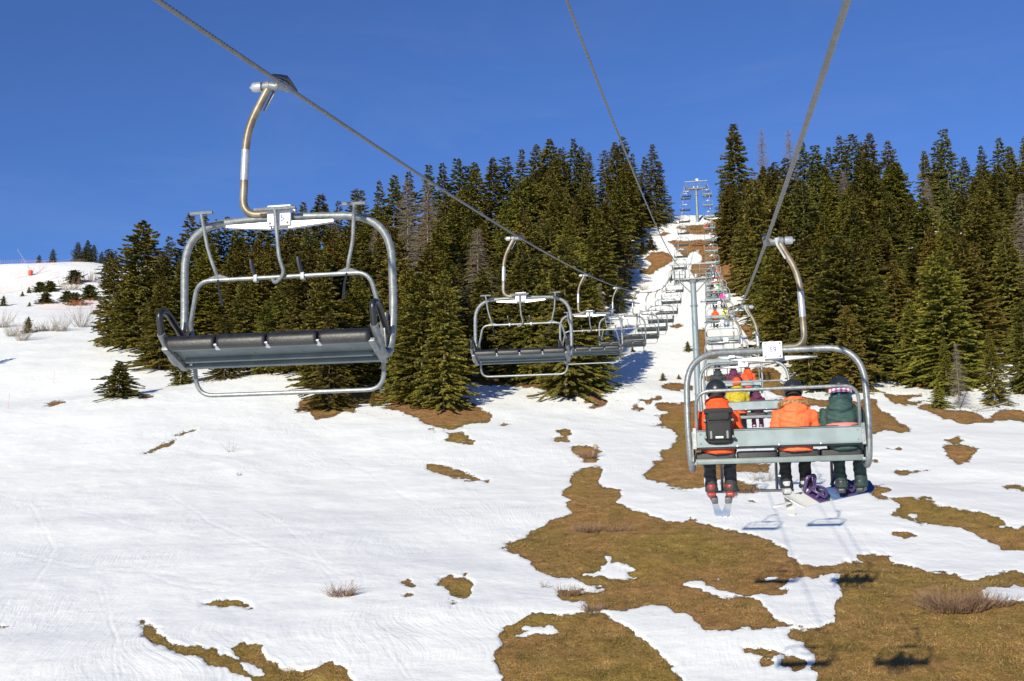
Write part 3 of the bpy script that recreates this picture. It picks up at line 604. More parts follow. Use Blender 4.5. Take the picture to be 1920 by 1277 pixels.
for i in range(19):
    y = [10.29, 24.4, 38.6, 52.5, 66.3][i] if i < 5 else 66.3+14.1*(i-4)
    lab = 'large empty chair at left with its seat folded and safety bar raised' if i == 0 else \
          (f'{ORD[i]} empty chair from the camera on the descending left rope' if i < 9 else f'small empty chair on the left rope above tower 3, {ORD[i-9].replace("nearest","first")} above it')
    if y < 271: put_chair('L', y, lab, R_(random.uniform(-1.5,1.5)), ('5', -.035, -1.33) if i == 0 else None)
RL = {}
UPL = ['chair number 59 carrying three people seen from behind', 'chair number 58 carrying a mustard jacket adult and a child', 'third chair up the right rope carrying three people, one in orange',
 'fourth chair up the right rope, empty, behind the occupied third one', 'fifth chair up the right rope, empty, before the orange and yellow riders', 'sixth chair up the right rope carrying riders in orange and yellow',
 'seventh chair up the right rope carrying riders in grey and magenta', 'eighth chair up the right rope carrying a rider in bright green', 'chair passing tower 3 on the right with a rider in blue',
 'first chair above tower 3 on the right, with a rider in red', 'second chair above tower 3 on the right, with a rider in vivid red']
for i in range(19):
    y = [13.9, 27.6, 41.8, 56.0][i] if i < 4 else 56.0+14.05*(i-3)
    if y > 271: break
    lab = UPL[i] if i < len(UPL) else f'small chair on the right rope, {ORD[i-8]} above tower 3'
    RL[i] = put_chair('R', y, lab, R_(random.uniform(-1,1)), (str(59-i), 0.005, -1.30) if i < 2 else None, 0.0); RL[0].scale = (.965, 1, 1)

# ------------------------------------------------------------------ lift towers
def tower(y, gr_z, label, num, pole_r=.33):
    rz = rope_z('L', y); t = thing('lift_tower', label, 'lift tower', (XC, y, gr_z-.6)); H = rz-gr_z+.6; zt = H-.55
    m = MB(); m.tube([(0,0,0),(0,0,zt)], [pole_r*1.1, pole_r*.9], 28); p = m.obj('pole', M['pole'], t)
    for k in (.22, .52, .82):
        m = MB(); m.cyl((0,0,zt*k), (0,0,zt*k+.10), pole_r*1.17, 28)
        for q in range(14): m.cyl((pole_r*1.12*math.cos(q*.449), pole_r*1.12*math.sin(q*.449), zt*k-.04), (pole_r*1.12*math.cos(q*.449), pole_r*1.12*math.sin(q*.449), zt*k+.14), .02, 6)
        m.obj('flange', M['pole'], p)
    m = MB()
    for s in (-.2, .2): m.cyl((s,pole_r+.15,1.5), (s,pole_r+.15,zt), .02, 6)
    for k in range(int(zt/.3)-5): m.cyl((-.2,pole_r+.15,1.7+k*.3), (.2,pole_r+.15,1.7+k*.3), .014, 6)
    m.obj('ladder', M['tower'], t)
    hw = (XR-XL)/2
    m = MB(); m.tube([(0,0,zt-.35),(0,0,zt)], [pole_r*1.05,.5], 24); m.add([(-.5,-.25,zt-.1),(.5,-.25,zt-.1),(.5,.25,zt-.1),(-.5,.25,zt-.1),(-hw,-.16,zt+.18),(hw,-.16,zt+.18),(hw,.16,zt+.18),(-hw,.16,zt+.18)], [(0,1,5,4),(1,2,6,5),(2,3,7,6),(3,0,4,7),(4,5,6,7),(3,2,1,0)])
    m.obj('crossarm', M['tower'], t, smooth=False)
    # lifting frame
    for x in (-hw+.35, -.75, .75, hw-.35):
        m = MB(); m.tube([(x,0,zt+.1),(x*1.06,0,zt+1.75)], .05, 8); m.obj('frame_post', M['tower'], t)
    m = MB(); m.box((-hw-.15,-.07,zt+1.72), (hw+.15,.07,zt+1.86)); m.obj('lifting_beam', M['tower'], t)
    m = MB(); m.cyl((0,0,zt+1.86),(0,0,zt+2.5),.04,8); m.obj('cable_mast', M['tower'], t)
    for y0 in (-.62, .55):
        m = MB(); m.box((-hw+.45,y0,zt+.02),(hw-.45,y0+.07,zt+.12)); m.obj('platform_beam', M['tower'], t)
    for k in range(11):
        x = -hw+.5+k*(2*hw-1)/10; m = MB(); m.box((x-.03,-.6,zt+.125),(x+.03,.6,zt+.15)); m.obj('platform_slat', M['tower'], t)
    m = MB()
    for z in (.55, 1.05): m.cyl((-hw+.45,-.6,zt+z),(hw-.45,-.6,zt+z), .025, 6)
    for k in range(6): x = -hw+.45+k*(2*hw-.9)/5; m.cyl((x,-.6,zt+.1),(x,-.6,zt+1.05), .025, 6)
    m.obj('platform_rail', M['tower'], t)
    for sx_ in (-1, 1): m = MB(); m.cyl((sx_*.3,0,zt-1.3),(sx_*(hw-.6),0,zt+.2), .06, 8); m.obj('brace', M['tower'], t)
    # sign
    m = MB(); m.box((.0,-.16,zt+1.78),(.52,-.12,zt+2.30), bev=.01); sg = m.obj('sign', M['white'], t)
    tx = link('number', text_mesh(num, .40, 'tower_number'), sg); tx.data.materials.append(M['bolt']); tx.location = (.26,-.166,zt+2.04); tx.rotation_euler = (R_(90),0,0)
    # lamp boxes / junction boxes on the arm
    for x in (-.42, .36):
        m = MB(); m.box((x-.13,-.34,zt+.28),(x+.13,-.12,zt+.62), bev=.02); m.obj('junction_box', M['white'], t)
    for s, side in ((-1,'L'), (1,'R')):
        x = s*hw; sl = .34; ang = math.atan(sl)
        e = link('sheave_assembly', None, t); e.location = (x, 0, H); e.rotation_euler = (ang,0,0)
        m = MB(); m.box((-.05,-2.3,-.42),(.05,2.3,-.30), bev=.01)
        for k in range(4): m.box((-.045,-2.3+k*1.25,-.32),(.045,-1.35+k*1.25,-.2), bev=.01)
        m.obj('rocker_beam', M['tower'], e)
        for k in range(8):
            yy = -2.25+k*.64
            m = MB(); m.tube([(-.05,yy,-.205),(-.03,yy,-.205),(0,yy,-.205),(.03,yy,-.205),(.05,yy,-.205)], [.2,.2,.175,.2,.2], 20); m.obj('sheave', M['dark'], e)
        # catwalk outside: side rails and steps
        cwx = -s*.62
        m = MB()
        for q in (-.24,.24): m.box((cwx+q-.02,-2.4,-.72),(cwx+q+.02,2.4,-.62))
        for k in range(17): m.box((cwx-.24,-2.4+k*.29,-.68),(cwx+.24,-2.3+k*.29,-.65))
        m.obj('catwalk', M['bright'], e, smooth=False)
        m = MB()
        for q in (-.27,.27):
            for k in range(4): m.cyl((cwx+q,-2.35+k*1.55,-.66),(cwx+q,-2.35+k*1.55,.35), .022, 6)
            for z in (-.15,.35): m.cyl((cwx+q,-2.35,z),(cwx+q,2.35,z), .022, 6)
        m.obj('handrail', M['bright'], e)
    return t
tower(Y3, gz(XC, Y3), 'tall blue-grey steel lift tower with sign 3 behind the occupied chairs', '3')
tower(Y4, gz(XC, Y4), 'distant lift tower with sign 4 on the snowy crest against the sky', '4', .31)

# ------------------------------------------------------------------ people on the chairs
def evaluated(mb, name, mats, voxel, smooth_it=4, wrinkle=0.0):
    me = mb.mesh(name+'_src', mats, True, 0); o = bpy.data.objects.new('tmp', me); COL.objects.link(o)
    r = o.modifiers.new('r', 'REMESH'); r.mode = 'VOXEL'; r.voxel_size = voxel; r.use_smooth_shade = True
    if smooth_it: s = o.modifiers.new('s', 'SMOOTH'); s.iterations = smooth_it; s.factor = .5
    dg = bpy.context.evaluated_depsgraph_get(); nm = bpy.data.meshes.new_from_object(o.evaluated_get(dg)); nm.name = name
    bpy.data.objects.remove(o); bpy.data.meshes.remove(me)
    if wrinkle:
        from mathutils import noise as MN
        co = np.empty(len(nm.vertices)*3); nm.vertices.foreach_get('co', co); no = np.empty(len(nm.vertices)*3); nm.vertices.foreach_get('normal', no); co = co.reshape(-1,3); no = no.reshape(-1,3)
        w = np.array([(1-abs(MN.noise(Vector((c[0]*5+2*c[2], c[1]*5, c[2]*13)))))**3*.018 + MN.noise(Vector(c)*22)*.005 for c in co])*wrinkle
        nm.vertices.foreach_set('co', (co+no*(w-.008*wrinkle)[:,None]).ravel())
    nm.materials.clear()
    for q in (mats if isinstance(mats, (list, tuple)) else [mats]): nm.materials.append(q)
    nm.polygons.foreach_set('use_smooth', [True]*len(nm.polygons)); return nm
def loft(mb, secs, n=20, mi=0):
    # secs: (centre, half width x, half depth y) horizontal-ish sections joined bottom to top
    v = []
    for c, a, b in secs:
        for k in range(n):
            t = 2*math.pi*k/n; v.append((c[0]+a*math.cos(t), c[1]+b*math.sin(t), c[2]))
    m = len(secs); f = [(i*n+k, i*n+(k+1) % n, (i+1)*n+(k+1) % n, (i+1)*n+k) for i in range(m-1) for k in range(n)]
    f += [tuple(range(n))[::-1], tuple((m-1)*n+k for k in range(n))]; mb.add(v, f, mi)
# seated figure, origin at the seat under the hips, facing +Y, sizes of an adult
def hand_mb(mb, c, side):
    mb.ell(c, (.042,.055,.025), 12, 8)
    for k in range(4):
        x = c[0]+(-.03+.02*k); L = (.07,.08,.076,.06)[k]
        mb.tube([(x,c[1]+.035,c[2]+.005),(x,c[1]+.035+L*.55,c[2]+.0),(x,c[1]+.03+L*.8,c[2]-.035)], [.0115,.0105,.009], 7)
    mb.tube([(c[0]-side*.035,c[1],c[2]),(c[0]-side*.065,c[1]+.035,c[2]-.01),(c[0]-side*.055,c[1]+.06,c[2]-.025)], [.014,.012,.010], 7)
def arms(mb, r0, r1, r2, spread=.0):
    for s in (-1, 1):
        sh = (s*(.185),-.02,.50); el = (s*(.255+spread),.03,.24); wr = (s*(.16),.30,.19)
        mb.tube(round_path([sh, el, wr], .09, 5), [r0*(1-i/12)+r1*(i/12)if i < 4 else r1*(1-i/14)+r2*(i/14) for i in range(8)], 14)
def legs(mb, a, b, c_, knee=.45, foot=.52, gap=.13, drop=-.40):
    for s in (-1, 1):
        P = round_path([(s*.09,0,.08),(s*gap,knee,.06),(s*(gap-.01),foot,drop)], .10, 6); n = len(P)
        mb.tube(P, [a+(b-a)*(i/(n*.5)) if i < n*.5 else b+(c_-b)*((i-n*.5)/(n*.5)) for i in range(n)], 14)
def body_mesh():
    mb = MB(); loft(mb, [((0,-.02,.0),.15,.11),((0,-.02,.08),.165,.12),((0,-.025,.22),.14,.095),((0,-.03,.38),.165,.11),((0,-.03,.50),.175,.10),((0,-.025,.56),.10,.07),((0,-.015,.60),.055,.055),((0,-.005,.66),.052,.055)], 20)
    mb.ell((0,.0,.76),(.075,.095,.115),18,12); mb.ell((0,.095,.75),(.014,.02,.022),8,6)
    for s in (-1,1): mb.ell((s*.076,-.005,.75),(.012,.025,.032),8,6)
    arms(mb,.048,.036,.028); legs(mb,.08,.055,.04)
    for s in (-1,1): hand_mb(mb,(s*.155,.34,.185),s)
    return evaluated(mb,'body',M['skin'],.016,2)
def jacket_mesh(puffy=0.0, vox=.017, hood=True, lean=0.0):
    mb = MB(); p = puffy
    loft(mb, [((0,-.02,-.015),.185+p,.145+p),((0,-.02,.06),.20+p,.16+p),((0,-.03,.16),.185+p,.14+p),((0,-.03,.25),.178+p,.13+p),((0,-.035,.38),.20+p,.14+p),((0,-.035,.48),.205+p,.13+p),((0,-.03,.545),.17+p,.11),((0,-.02,.59),.10,.085),((0,-.01,.625),.08,.08)], 24)
    arms(mb,.075+p*.6,.062+p*.4,.045)
    if hood:
        mb.ell((0,-.13,.54),(.15,.085,.10),18,10, mtx=Matrix.Rotation(R_(-25),3,'X')); mb.ell((0,-.085,.61),(.115,.085,.10),16,10); mb.tube([(-.10,.03,.60),(-.11,-.06,.62),(0,-.14,.63),(.11,-.06,.62),(.10,.03,.60)], .04, 10)
    # folds: a few shallow rolls across the back
    for k, z in enumerate((.20,.29,.40)): mb.tube([(-.15,-.11,z+.012*(k-1)),(-.05,-.145-p,z-.01),(.07,-.145-p,z+.014),(.16,-.10,z)], .018, 8)
    return evaluated(mb,'jacket',M['skin'],.013,3,1.3)
def trouser_mesh():
    mb = MB(); loft(mb,[((0,-.01,-.03),.165,.12),((0,-.01,.05),.175,.13),((0,-.02,.14),.165,.12)],20); legs(mb,.105,.082,.074,drop=-.43)
    for s in (-1,1): mb.tube([(s*.125,.518,-.30),(s*.122,.52,-.455)],[.076,.090],14)
    return evaluated(mb,'trousers',M['skin'],.015,3,1.0)
def helmet_mesh():
    mb = MB(); mb.ell((0,-.01,.785),(.130,.152,.135),24,16); 
    v = []
    me = mb.mesh('helmet', M['skin'])
    import bmesh
    bm = bmesh.new(); bm.from_mesh(me)
    bmesh.ops.bisect_plane(bm, geom=bm.verts[:]+bm.edges[:]+bm.faces[:], plane_co=(0,0,.70), plane_no=(0,.35,1), clear_inner=True)
    bm.to_mesh(me); bm.free()
    so = bpy.data.objects.new('tmp', me); COL.objects.link(so); s = so.modifiers.new('s','SOLIDIFY'); s.thickness = .02
    dg = bpy.context.evaluated_depsgraph_get(); nm = bpy.data.meshes.new_from_object(so.evaluated_get(dg)); nm.name = 'helmet'; bpy.data.objects.remove(so)
    return nm
def boot_mesh():
    mb = MB(); mb.tube(round_path([(0,-.02,.15),(0,-.02,.08),(0,.0,.05)],.05,4), [.066,.066,.062,.06,.06,.06,.058,.06][:8] if False else .064, 12)
    mb.box((-.05,-.12,-.02),(.05,.19,.045)); mb.box((-.046,-.02,.03),(.046,.16,.10)); 
    return evaluated(mb,'boot',M['skin'],.014,3)
M['skin'] = mat('skin', (.55,.33,.24), .5)
FAB = {}
def fab(name, c, rough=.75):
    if name not in FAB: FAB[name] = mat(name, c, rough, 0, noise=.10, nscale=18, bump=.35, bscale=26)
    return FAB[name]
ORANGE = fab('orange_fabric',(.80,.085,.012)); CORAL = fab('coral_fabric',(.90,.15,.045)); GREEN = fab('dark_green_fabric',(.025,.062,.056)); BLACK = fab('black_fabric',(.012,.012,.014)); CHAR = fab('charcoal_fabric',(.03,.032,.035))
MUST = fab('mustard_fabric',(.42,.32,.015)); PURP = fab('purple_fabric',(.10,.015,.05)); PINK = fab('salmon_fabric',(.70,.20,.19)); GREY = fab('grey_fabric',(.12,.17,.19)); MAG = fab('magenta_fabric',(.75,.03,.30)); YEL = fab('yellow_fabric',(.65,.62,.03))
LIME = fab('green_fabric',(.12,.65,.03)); RED = fab('red_fabric',(.65,.02,.03)); BLUE = fab('blue_fabric',(.05,.18,.40)); WHITE = fab('white_fabric',(.75,.75,.75)); TEAL = fab('teal_fabric',(.03,.35,.45))
HELM = mat('matt_black_helmet',(.02,.021,.024),.35,0,noise=.1); HELM_T = mat('teal_helmet',(.05,.38,.50),.3)
BOOTW = mat('white_boot',(.42,.44,.46),.4); BOOTD = mat('dark_boot',(.03,.03,.035),.45); BOOTR = mat('red_boot',(.30,.03,.025),.4)
def neck_mesh():
    mb = MB(); loft(mb, [((0,-.012,.56),.085,.085),((0,-.012,.64),.082,.085),((0,-.01,.70),.088,.105),((0,-.01,.78),.092,.112)], 18); return mb.mesh('balaclava', BLACK)
NECK = neck_mesh(); BODY = body_mesh(); JK = jacket_mesh(0); JKP = jacket_mesh(.02); TR = trouser_mesh(); HE = helmet_mesh(); BO = boot_mesh()
def setm(o, m):
    if o.data.materials and len(o.material_slots): o.material_slots[0].link = 'OBJECT'; o.material_slots[0].material = m
    return o
def person(chair, x, label, jk, tr, helm, boot=BOOTD, puffy=False, scale=1.0, yaw=0.0, detail=True):
    M_ = chair.matrix_basis
    loc = Vector(chair.location)+Vector((x, -.06, -2.455))
    t = thing('person', label, 'person', loc, yaw, 'skiers riding up on the chairs'); t.scale = (scale*.92,)*3
    link('body', BODY, t)
    link('balaclava', NECK, t)
    j = link('jacket', JKP if puffy else JK, t); setm(j, jk); q = link('trousers', TR, t); setm(q, tr)
    if helm: h = link('helmet', HE, t); setm(h, helm)
    for s in (-1, 1):
        b = link('boot', BO, t); setm(b, boot); b.location = (s*.12, .53, -.50); b.rotation_euler = (R_(8),0,-s*R_(4))
    return t
def ski_mesh(L=1.62):
    mb = MB(); v = []; n = 24; W = lambda u: .034+.018*abs(2*u-1)**2.2 if .03 < u < .95 else (.02 if u > .97 or u < .01 else .045)
    for i in range(n+1):
        u = i/n; y = (u-.46)*L; z = .03*max(0, (u-.88)/.12)**2*3 + .004*math.cos(u*6.28); w = W(u)
        v += [(-w,y,z),(w,y,z),(w,y,z-.016),(-w,y,z-.016)]
    f = [(i*4+k, i*4+(k+1) % 4, (i+1)*4+(k+1) % 4, (i+1)*4+k) for i in range(n) for k in range(4)] + [(0,1,2,3),(n*4+3,n*4+2,n*4+1,n*4)]
    mb.add(v, f); return mb
SKI_W = mat('white_ski',(.62,.64,.68),.35,0,color2=(.35,.46,.66),nscale=2.4)
SKI_W2 = mat('plain_white_ski',(.78,.77,.74),.35); SKIM = ski_mesh().mesh('ski', SKI_W)
def ski(p, side, label, m, pitch=16, yaw=0, dx=0.0, dy=0.0, dz=0.0, roll=0):
    o = thing('ski', label, 'ski'); o.location = Vector(p.location)+Vector((side*.11+dx, .50+dy, -.505+dz)); o.rotation_euler = (R_(pitch), R_(roll), R_(yaw))
    b = link('deck', SKIM, o); setm(b, m)
    k = MB(); k.box((-.035,-.20,.0),(.035,-.08,.07), bev=.012); k.obj('heel_binding', M['bolt'], o); k = MB(); k.box((-.035,.13,.0),(.035,.22,.05), bev=.01); k.obj('toe_binding', M['bolt'], o)
    return o
c59 = RL[0]
p1 = person(c59, -.66, 'person in bright orange jacket and black helmet carrying a black backpack', ORANGE, CHAR, HELM, BOOTR)
p2 = person(c59, .20, 'person in coral orange jacket with fur hood in the middle of chair 59', CORAL, BLACK, HELM, BOOTW, puffy=True, scale=.96)
p3 = person(c59, .72, 'person in dark green jacket with pink goggle strap at the right of chair 59', GREEN, fab('dark_green_trousers',(.018,.04,.038)), HELM, BOOTD, yaw=R_(-12), scale=.97)
p3.rotation_euler.x = 0
# backpack
bp = thing('backpack', 'black backpack on the back of the rider in bright orange', 'backpack', Vector(p1.location)+Vector((.01,-.22,.27)))
bp.scale = (1.2,1,.86)
k = MB(); k.box((-.125,-.09,-.22),(.125,.08,.22), bev=.09); k.box((-.11,-.125,-.17),(.11,-.06,.06), bev=.04); k.box((-.10,-.115,.08),(.10,-.05,.19), bev=.04); bb = k.obj('bag', BLACK, bp)
k = MB(); k.box((-.135,-.10,.17),(.135,.09,.245), bev=.035); k.obj('lid', BLACK, bp)
GSTRAP = mat('grey_strap',(.20,.20,.19),.7)
for s in (-1, 1):
    for lo_, hi_ in (((s*.128-.012,-.11,-.15),(s*.128+.012,.05,-.12)), ((s*.128-.012,-.11,.07),(s*.128+.012,.05,.095)), ((s*.075-.01,-.135,-.16),(s*.075+.01,-.115,-.06))):
        k = MB(); k.box(lo_, hi_, bev=.004); k.obj('strap', GSTRAP, bp)
    k = MB(); k.tube(round_path([(s*.08,.06,.2),(s*.10,.16,.27),(s*.11,.34,.15),(s*.11,.34,-.05),(s*.12,.08,-.16)],.08,5),.022,8); k.obj('shoulder_strap', BLACK, bp)
k = MB(); k.box((-.035,-.130,-.155),(.035,-.124,-.13)); k.obj('logo_patch', WHITE, bp)
# fur trimmed hood
k = MB(); rr = random.Random(3)
for i in range(900):
    a = math.pi*(i/900)*1.25-.4; base = Vector((.165*math.cos(a), -.07-.10*max(0, math.sin(a)), .575+.03*math.sin(a)))
    d = Vector((math.cos(a)*.6+rr.uniform(-.5,.5), -.6*max(0,math.sin(a))+rr.uniform(-.5,.4), rr.uniform(-.7,.9))).normalized()*rr.uniform(.035,.075); w = Vector((rr.uniform(-1,1),rr.uniform(-1,1),rr.uniform(-1,1))).normalized()*.006
    k.add([base-w, base+w, base+d], [(0,1,2)])
k.tube([(.165*math.cos(a), -.07-.10*max(0,math.sin(a)), .575+.03*math.sin(a)) for a in np.linspace(-.4,3.5,18)], .038, 8)
k.obj('fur_trim', mat('brown_fur',(.30,.17,.07),.9,0,noise=.4,nscale=30), p2, ang=0)
# goggle strap and salmon hem on the right rider
k = MB()
ang = np.linspace(math.pi*.98, math.pi*2.02, 16)
for i in range(15):
    a0, a1 = ang[i], ang[i+1]; q = lambda a, z: (.146*math.cos(a), -.01+.169*math.sin(a), z)
    k.add([q(a0,.70),q(a1,.70),q(a1,.75),q(a0,.75)], [(0,1,2,3)], i % 2)
k.obj('goggle_strap', [mat('pink_strap',(.85,.15,.35),.6), mat('white_strap',(.8,.8,.82),.6)], p3)
k = MB(); k.tube([(.115,.03,.69),(0,-.14,.675),(-.115,.03,.69)],.02,8); k.obj('goggle_liner', TEAL, p3)
k = MB(); loft(k,[((0,-.032,.215),.188,.150),((0,-.035,.23),.203,.163),((0,-.04,.30),.202,.160),((0,-.035,.315),.188,.145)],24); k.obj('hem_band', PINK, p3)
k = MB(); k.tube(round_path([(-.17,-.02,.44),(-.22,0,.26)],.05,3),[.075,.07],12); k.obj('sleeve_panel', GREEN, p3)
for s in (-1,1):
    ski(p1, s, ('left' if s < 0 else 'right')+' one of the white and blue skis under the orange rider', SKI_W, 17, -s*5, dx=-s*.02)
ski(p2, -1, 'white ski pointing straight back under the coral jacket rider', SKI_W2, 17, 1)
ski(p2, 1, 'white ski turned sideways under the coral jacket rider', SKI_W2, 9, -32)
# snowboard with bindings
sbd = thing('snowboard', 'white and blue snowboard with purple bindings under the green rider', 'snowboard'); A = Vector(c59.location)+Vector((.12,-.08,-3.06)); B = Vector(c59.location)+Vector((1.04,1.02,-2.79))
dv = (B-A); sbd.location = (A+B)/2; sbd.rotation_euler = (math.asin(dv.z/dv.length), R_(30), -math.atan2(dv.x, dv.y))
k = MB(); n = 30; Lb = 1.44; v = []
for i in range(n+1):
    u = i/n; y = (u-.5)*Lb; e = abs(2*u-1); w = .125+.02*e**2 if e < .8 else .145*math.sqrt(max(0,1-((e-.8)/.2)**2))+.004; z = .05*max(0,(e-.78)/.22)**1.5
    v += [(-w,y,z),(w,y,z),(w,y,z-.012),(-w,y,z-.012)]
k.add(v, [(i*4+q, i*4+(q+1) % 4, (i+1)*4+(q+1) % 4, (i+1)*4+q) for i in range(n) for q in range(4)])
BM = mat('snowboard_graphic',(.70,.70,.66),.4,0); nt = BM.node_tree; tc = nt.nodes.new('ShaderNodeTexCoord'); sx = nt.nodes.new('ShaderNodeSeparateXYZ'); rp = nt.nodes.new('ShaderNodeValToRGB'); nz = nt.nodes.new('ShaderNodeTexNoise'); nz.inputs['Scale'].default_value = 7
ad = nt.nodes.new('ShaderNodeMath'); ad.operation = 'MULTIPLY_ADD'; ad.inputs[1].default_value = .5; nt.links.new(tc.outputs['Object'], sx.inputs[0]); nt.links.new(tc.outputs['Object'], nz.inputs['Vector']); nt.links.new(nz.outputs['Fac'], ad.inputs[0]); nt.links.new(sx.outputs['Y'], ad.inputs[2])
e = rp.color_ramp.elements; e[0].position = .0; e[0].color = (.72,.72,.68,1); e[1].position = .6; e[1].color = (.03,.08,.26,1); q = e.new(.12); q.color = (.45,.60,.35,1); q = e.new(.05); q.color = (.70,.45,.45,1); q = e.new(.22); q.color = (.12,.2,.4,1)
nt.links.new(ad.outputs[0], rp.inputs[0]); nt.links.new(rp.outputs[0], nt.nodes['Principled BSDF'].inputs['Base Color'])
k.obj('deck', BM, sbd, ang=40)
PB = mat('purple_binding',(.07,.04,.13),.4)
for y in (-.24,.25):
    k = MB(); k.tube([(.05+.11*math.cos(a)-.05, y+.09*math.sin(a), .05+.05*abs(math.sin(a/1.0))) for a in np.linspace(0,6.28,14)], .016, 8)
    k.tube(round_path([(-.12,y-.08,.02),(-.14,y-.07,.20),(-.14,y+.07,.20),(-.12,y+.08,.02)],.05,5), .022, 8); k.tube(round_path([(-.06,y-.09,.03),(-.03,y,.14),(-.06,y+.09,.03)],.06,5), .018, 8); k.tube(round_path([(.06,y-.09,.03),(.07,y,.11),(.06,y+.09,.03)],.05,5), .016, 8)
    k.box((-.12,y-.09,-.0),(.13,y+.09,.02), bev=.006); k.obj('binding', PB, sbd)
c = RL[1]
m1 = person(c, -.16, 'person in mustard yellow jacket with orange hood riding chair 58', MUST, CHAR, None, BOOTD, puffy=True)
k = MB(); k.ell((0,-.02,.77),(.115,.125,.13),20,12); k.obj('hood', ORANGE, m1); k = MB(); k.ell((.05,.03,.83),(.10,.10,.08),16,10); k.obj('helmet', HELM, m1)
k = MB(); loft(k,[((0,-.022,-.02),.215,.178),((0,-.022,.03),.225,.188),((0,-.022,.07),.215,.178)],24); k.obj('hem_band', ORANGE, m1)
m2 = person(c, .27, 'small child with teal helmet and purple clothes beside the mustard jacket', PURP, PURP, HELM_T, BOOTW, scale=.72)
for p, nm in ((m1,'mustard jacket rider on chair 58'),(m2,'child on chair 58')):
    for s in (-1,1): ski(p, s, ('left' if s < 0 else 'right')+' ski of the '+nm, SKI_W2 if p is m1 else SKI_W, 12, s*4).scale = (1,1,1) if p is m1 else (.8,.75,.8)
c = RL[2]
far = [(2,-.52,'person in black jacket at the left of the third chair',CHAR,BLACK,HELM),(2,.02,'person in purple jacket in the middle of the third chair',PURP,BLACK,HELM),(2,.5,'person in orange jacket at the right of the third chair',ORANGE,BLACK,RED),
 (5,-.32,'person in orange jacket on the sixth chair',ORANGE,BLACK,HELM),(5,.42,'person in yellow and blue on the sixth chair',YEL,BLUE,HELM),
 (6,-.25,'person in grey with orange helmet on the seventh chair',GREY,BLACK,ORANGE),(6,.4,'person in magenta on the seventh chair',MAG,BLACK,GREY),
 (7,-.35,'person in black on the eighth chair beside bright green',BLACK,BLACK,HELM),(7,.2,'person in bright green jacket on the eighth chair',LIME,BLACK,LIME),
 (8,-.1,'person in black on the chair passing tower 3',BLACK,BLACK,WHITE),(8,.6,'person in blue on the chair passing tower 3',BLUE,GREY,BLUE),
 (9,-.35,'person in orange on the first chair above tower 3',ORANGE,CHAR,HELM),(9,.25,'person in red on the first chair above tower 3',RED,BLACK,HELM),
 (10,-.5,'person with white helmet on the second chair above tower 3',CHAR,BLACK,WHITE),(10,0,'person in grey on the second chair above tower 3',GREY,BLACK,HELM),(10,.5,'person in vivid red on the second chair above tower 3',RED,RED,RED),
 (14,-.6,'person in red on the chair just below the crest',RED,BLACK,RED),(14,-.05,'person in black in the middle of the chair below the crest',BLACK,BLACK,HELM),(14,.55,'person in grey at the right of the chair below the crest',GREY,BLACK,WHITE)]
for i, x, lab, j, t_, h in far:
    p = person(RL[i], x, lab, j, t_, h, BOOTW if i < 4 else BOOTD)
    if i < 8:
        for s in (-1,1):
            o = ski(p, s, ('left' if s < 0 else 'right')+' ski of the '+lab.replace('person','rider',1), SKI_W2 if x > 0 else CHAR, 14, s*5)

